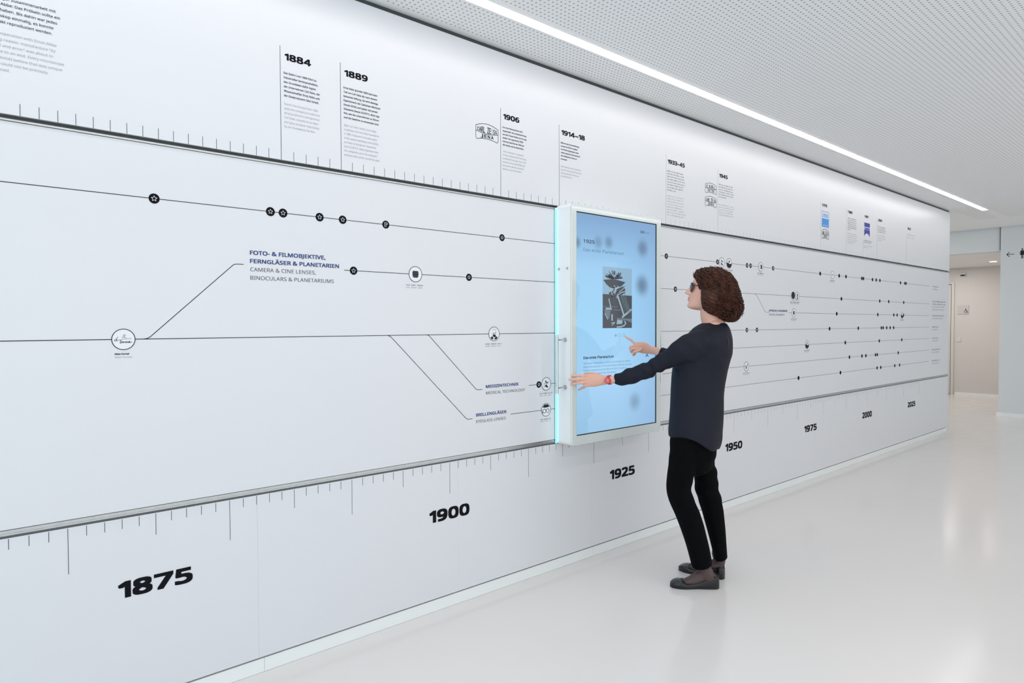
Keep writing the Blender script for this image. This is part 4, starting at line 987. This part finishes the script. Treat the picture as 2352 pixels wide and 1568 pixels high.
# ---- stockings and flat shoes
for (T_, H_), an, hemp in ((FEET[0], near, 0), (FEET[1], far, 0)):
    d = T_-H_; st = Flesh(); up = Vector((0, 0, 1))
    st.put(tube([an[2].lerp(an[3], .8), an[3], an[4].lerp(H_+d*.22+up*.085, .5), H_+d*.20+up*.058], [.036, .0335, .033, .031], n=20))
    st.put(tube([H_+d*.11+up*.044, H_+d*.33+up*.055, H_+d*.55+up*.036, H_+d*.76+up*.024], [(.028, .026), (.036, .029), (.024, .033), (.010, .026)], side=(0, 0, 1), n=20))
    st.put(tube([an[4].lerp(H_+d*.25+up*.08, .6), H_+d*.36+up*.062, H_+d*.52+up*.046], [.030, .030, .024], n=18))
    fuse('stocking', st, .003, 'stocking', person, smooth=3)
def shoe(T_, H_, side, lab):
    d = (T_-H_); L_ = d.length; dx = d.normalized(); up = Vector((0, 0, 1)); sy = up.cross(dx)
    st_ = [0, .03, .07, .15, .30, .45, .58, .68, .76, .84, .92, .97, .99, 1.]
    wid = [.012, .024, .030, .0335, .033, .033, .037, .041, .0415, .0385, .0300, .0205, .0130, .0045]
    top = [.047, .064, .068, .060, .045, .032, .025, .026, .034, .036, .032, .026, .022, .017]
    # outer shell as closed solid: sides + a sunken insole, built ring by ring
    rings = []
    ns = 40
    ss = 1-(1-np.linspace(0, 1, 60))**1.35
    for s in ss:
        w = np.interp(s, st_, wid); h = np.interp(s, st_, top)
        if s < .025: w = .012+(.0245-.012)*math.sqrt(max(0, s/.025))
        c = H_+dx*(s*L_)
        opn = s < .76
        wall_ = .0028
        inn = .012 if opn else h
        if .62 < s < .76:   # rounded throat of the vamp
            k_ = (s-.62)/.14; wo = math.sqrt(max(0, 1-k_*k_))
        else: wo = 1. if opn else 0.
        if s < .03: wo = 0.
        prof = []
        def add(xx, zz): prof.append(c+sy*xx+up*zz)
        lift = .004+.006*max(0, (s-.82)/.18)**2
        hh = h-lift; sw = [(.80, lift), (.95, lift+min(.004, hh*.15)), (1.0, lift+min(.014, hh*.42)), (.975, lift+hh*.66), (.92, h-hh*.14), (.86, h)]
        for a_, b_ in sw: add(w*a_, b_)
        iw = w*.86-.0022
        crown = h+(.0 if s < .60 else .006*min(1, (s-.60)/.15)*max(0, 1-(s-.75)/.25 if s > .75 else 1))
        for q in (1., .6, .2, -.2, -.6, -1.):
            if wo > 0 and abs(q) <= wo*.999+1e-6: add(iw*q, .012 if s > .04 else .012)
            else: add(iw*q*1.0, crown-(abs(q)**2)*(crown-h))
        for a_, b_ in sw[::-1]: add(-w*a_, b_)
        rings.append(np.array([list(p) for p in prof]))
    v, f = loft(rings)
    g = Flesh(); g.add(v, f)
    me = mesh('shoe', g.v, g.f, True); bm = bmesh.new(); bm.from_mesh(me); bmesh.ops.recalc_face_normals(bm, faces=bm.faces); bm.to_mesh(me); bm.free()
    o = link('shoe', me, 'shoe', person, label=lab)
    # sole and low heel
    pr = []
    for s in np.linspace(0, 1, 30): pr.append((s, np.interp(s, st_, wid)*.93))
    g = Geo(); lo = [H_+dx*(s*L_)+sy*w for s, w in pr]+[H_+dx*(s*L_)-sy*w for s, w in pr[::-1]]
    n = len(lo); g.add([p+up*.001 for p in lo]+[p+up*.0062 for p in lo], [tuple(range(n))[::-1]]+[(i, (i+1) % n, (i+1) % n+n, i+n) for i in range(n)]+[tuple(range(n, 2*n))])
    link('shoe_sole', mesh('sole', g.v, g.f), 'sole', o)
    # binding along the topline
    tl_ = [H_+dx*(s*L_)+sy*(np.interp(s, st_, wid)*.875)+up*(np.interp(s, st_, top)+.0005) for s in (.03, .08, .2, .35, .5, .60, .66)]
    tr_ = [H_+dx*(s*L_)-sy*(np.interp(s, st_, wid)*.875)+up*(np.interp(s, st_, top)+.0005) for s in (.66, .60, .5, .35, .2, .08, .03)]
    loop = [H_+dx*(.012*L_)+up*.066]+tl_+[H_+dx*(.735*L_)+sy*.022+up*.038, H_+dx*(.765*L_)+up*.0395, H_+dx*(.735*L_)-sy*.022+up*.038]+tr_+[H_+dx*(.012*L_)+up*.066]
    link('shoe_binding', mesh('bind', *tube(loop, [.0018]*len(loop), n=8, sub=4), smooth=True), 'shoe', o)
shoe(FEET[0][0], FEET[0][1], -1, 'near black leather ballet flat'); shoe(FEET[1][0], FEET[1][1], 1, 'far black leather ballet flat')

# ---- watch, ring, glasses
wc = WRL.lerp(Q(1390, 872.5, -.050), .30); wd = (WRL-Q(1390, 872.5, -.050)).normalized()
zz_ = Vector((0, 0, 1)); w1 = (zz_-wd*zz_.dot(wd)).normalized(); w2 = wd.cross(w1)
def band(c, d, u, w, ru, rw, wid, th, n=36):
    rings = []
    for i in range(n):
        a = 2*math.pi*i/n; o_ = u*math.cos(a)*ru+w*math.sin(a)*rw; q = o_.normalized()
        rings.append(np.array([list(c+o_+d*wid/2), list(c+o_+q*th+d*wid/2), list(c+o_+q*th-d*wid/2), list(c+o_-d*wid/2)]))
    g = Geo(); v = np.concatenate(rings); m = 4
    g.add(v, [(k*m+i, k*m+(i+1) % m, ((k+1) % n)*m+(i+1) % m, ((k+1) % n)*m+i) for k in range(n) for i in range(m)])
    return g
g = band(wc, wd, w1, w2, 0.0240, .0192, .016, .0022); wt = link('wristwatch', mesh('strap', g.v, g.f), 'watch', person, label='red wristwatch with a coral round dial')
nv = -VV; nv = (nv-wd*nv.dot(wd)).normalized(); c = wc+nv*.0195+zz_*-.001
g = Geo(); cyl(g, c, c+nv*.0075, .0172, 32); link('watch_case', mesh('case', g.v, g.f), 'watch', wt)
g = Geo(); cyl(g, c+nv*.0076, c+nv*.0084, .0142, 32); dl = link('watch_dial', mesh('dial', g.v, g.f), 'watch_face', wt)
g = Geo(); cyl(g, c+nv*.009-w1*.001, c+nv*.009+w1*.009, .0006, 6); cyl(g, c+nv*.009, c+nv*.009+wd*.007-w1*.003, .0007, 6); link('watch_hand', mesh('hands', g.v, g.f), 'white_ink', dl)
u_ = zz_-RING_DIR*zz_.dot(RING_DIR); u_.normalize(); w_ = RING_DIR.cross(u_)
g = band(RING_AT, RING_DIR, u_, w_, .0081, .0081, .0042, .0012, 28); link('finger_ring', mesh('fr', g.v, g.f), 'gold', person)
gl = empty('glasses_tmp', (0, 0, 0), '', ''); bpy.data.objects.remove(gl)
fr = Flesh()
def lens_loop(s, k_=1.): return [Lh(1586.2+abs(math.cos(a))*0+3.4*(abs(13+s*0+10.5*math.cos(a))/23.)**2*1.3+.9*math.sin(a), 660.2-10.2*k_*math.sin(a)*(1.0), s*(14.3+10.6*k_*math.cos(a))*U) for a in [2*math.pi*i/28 for i in range(28)]]
for s in (-1, 1):
    lp = lens_loop(s); fr.put(tube(lp+[lp[0]], [.0017]*29, n=8, sub=2))
    fr.put(tube([Lh(1591.5, 655.5, s*25.5*U), Lh(1594, 656, s*29.5*U), Lh(1608, 658.5, s*32.6*U), Lh(1632, 661, s*33.4*U), Lh(1643, 668, s*33.*U)], [.0022, .0024, .0019, .0016, .0014], n=8, sub=4))
fr.put(tube([Lh(1586.5, 658, -4*U), Lh(1585, 656.5, 0), Lh(1586.5, 658, 4*U)], [.0016]*3, n=8, sub=3))
gf = link('glasses', mesh('glasses', fr.v, fr.f, True), 'frame', person, label='dark-framed glasses with tinted lenses')
for s in (-1, 1):
    lp = lens_loop(s, .96); g = Geo(); c = sum((Vector(p) for p in lp), Vector())/28
    g.add([*lp, c]+[p+FWD*.0008 for p in [*lp, c]], [(i, (i+1) % 28, 28) for i in range(28)]+[(i+29, (i+1) % 28+29, 57) for i in range(28)]); link('lens', mesh('lens', g.v, g.f, True), 'lens', gf)

# ---- curly hair: dark cap plus many curled strands
outl = [(1597, 623), (1594.5, 632), (1600, 643), (1604.6, 655), (1608, 667), (1608, 680), (1609, 695), (1614, 712), (1624, 722), (1641, 730), (1661, 735), (1678, 739), (1696, 735), (1706, 723), (1710, 707), (1707, 690), (1700, 675), (1695, 659), (1686, 643), (1675, 628), (1660, 617.5), (1644, 612.5), (1623, 610.5), (1610, 611), (1602, 614.5)]
CX, CY = 1650., 672.
oa = np.array([math.atan2(-(y-CY), -(x-CX)) for x, y in outl]); orr = np.array([math.hypot(x-CX, y-CY) for x, y in outl])
order = np.argsort(oa); oa, orr = oa[order], orr[order]
def env(phi): return np.interp(phi, oa, orr, period=2*math.pi)
HCEN = np.array(Lh(CX, CY)); zup = np.array([0, 0, 1.])
LAT = .112
def hp(phi, lam, k_=1.):
    r = env(phi)*U*math.cos(lam)**.36*k_
    return HCEN+fwd*r*math.cos(phi)+zup*r*math.sin(phi)+sd*LAT*math.sin(lam)*k_
rings = []
for j in range(1, 36):
    lam = -math.pi/2+math.pi*j/36
    rings.append(np.array([hp(2*math.pi*i/80, lam, .915+.015*math.sin(i*1.1+j*1.3)*math.sin(j*.9+i*.3)) for i in range(80)]))
hv, hfc = loft(rings); hme = mesh('hair', hv, hfc, True)
at_l = hme.attributes.new('strand', 'FLOAT', 'POINT'); at_l.data.foreach_set('value', [0.25]*len(hme.vertices))
hair = link('hair', hme, 'hair', person, label='shoulder-length curly brown hair')
vv = []; ff = []; sv = []
r = random.Random(11)
for k_ in range(4200):
    phi = r.uniform(0, 2*math.pi); lam = math.asin(r.uniform(-1, 1)*.99)
    if k_ % 2: lam = (1 if r.random() < .4 else -1)*math.acos(max(.0001, math.sqrt(r.random())**(1/.36)))
    top_ = max(0., math.sin(phi))*math.cos(lam)
    p0 = hp(phi, lam, r.uniform(.935, 1.0))
    nrm = (p0-HCEN); nrm /= np.linalg.norm(nrm)
    down = np.array([0, 0, -1.])+(-fwd)*r.uniform(-.1, .55)+sd*r.uniform(-.45, .45); down -= nrm*np.dot(down, nrm); down /= (np.linalg.norm(down)+1e-9)
    big = 1.-.45*top_
    L_ = r.uniform(.035, .085)*(1-.3*top_); rad_ = r.uniform(.0055, .0105)*big; turns = L_/r.uniform(.020, .034); th = r.uniform(.0012, .0032)
    wv = np.cross(nrm, down); ph0 = r.uniform(0, 6.28); n = max(10, int(turns*11)); shade = min(1, max(0, r.gauss(.42, .24)))
    nf = 5; base = len(vv); cs = []
    for i in range(n):
        t = i/(n-1); a = ph0+turns*2*math.pi*t
        c = p0+down*L_*t-nrm*(.12*t*t*L_)+(nrm*math.cos(a)*.75+wv*math.sin(a))*rad_*(.6+.4*t)
        q = c-HCEN; uu = q@fwd; zz = q@zup; ll = q@sd
        mxs = 1.01+.08*((k_*7) % 10)/10
        if uu > 0 and zz < .02: mxs = 1.0
        kk = 1.
        for _ in range(5):
            F__ = (math.hypot(uu, zz)*kk/(env(math.atan2(zz, uu))*U*mxs))**5.55+(ll*kk/(LAT*mxs))**2
            if F__ <= 1: break
            kk *= F__**-.28
        c = HCEN+q*kk
        cs.append(c)
    cs = np.array(cs); tg = np.gradient(cs, axis=0); tg /= (np.linalg.norm(tg, axis=1)[:, None]+1e-9)
    for i in range(n):
        t = i/(n-1); u = nrm-tg[i]*np.dot(nrm, tg[i]); u /= (np.linalg.norm(u)+1e-9); w = np.cross(tg[i], u)
        w_t = th*(1-.75*t**3)
        for m in range(4):
            b_ = 2*math.pi*m/4; vv.append(cs[i]+(u*math.cos(b_)*.6+w*math.sin(b_))*w_t); sv.append(shade)
        if i:
            o_ = base+(i-1)*4
            for m in range(4): ff.append((o_+m, o_+(m+1) % 4, o_+4+(m+1) % 4, o_+4+m))
cme = mesh('curls', vv, ff, True); at_l = cme.attributes.new('strand', 'FLOAT', 'POINT'); at_l.data.foreach_set('value', sv)
link('hair_curls', cme, 'hair', hair, kind='stuff')
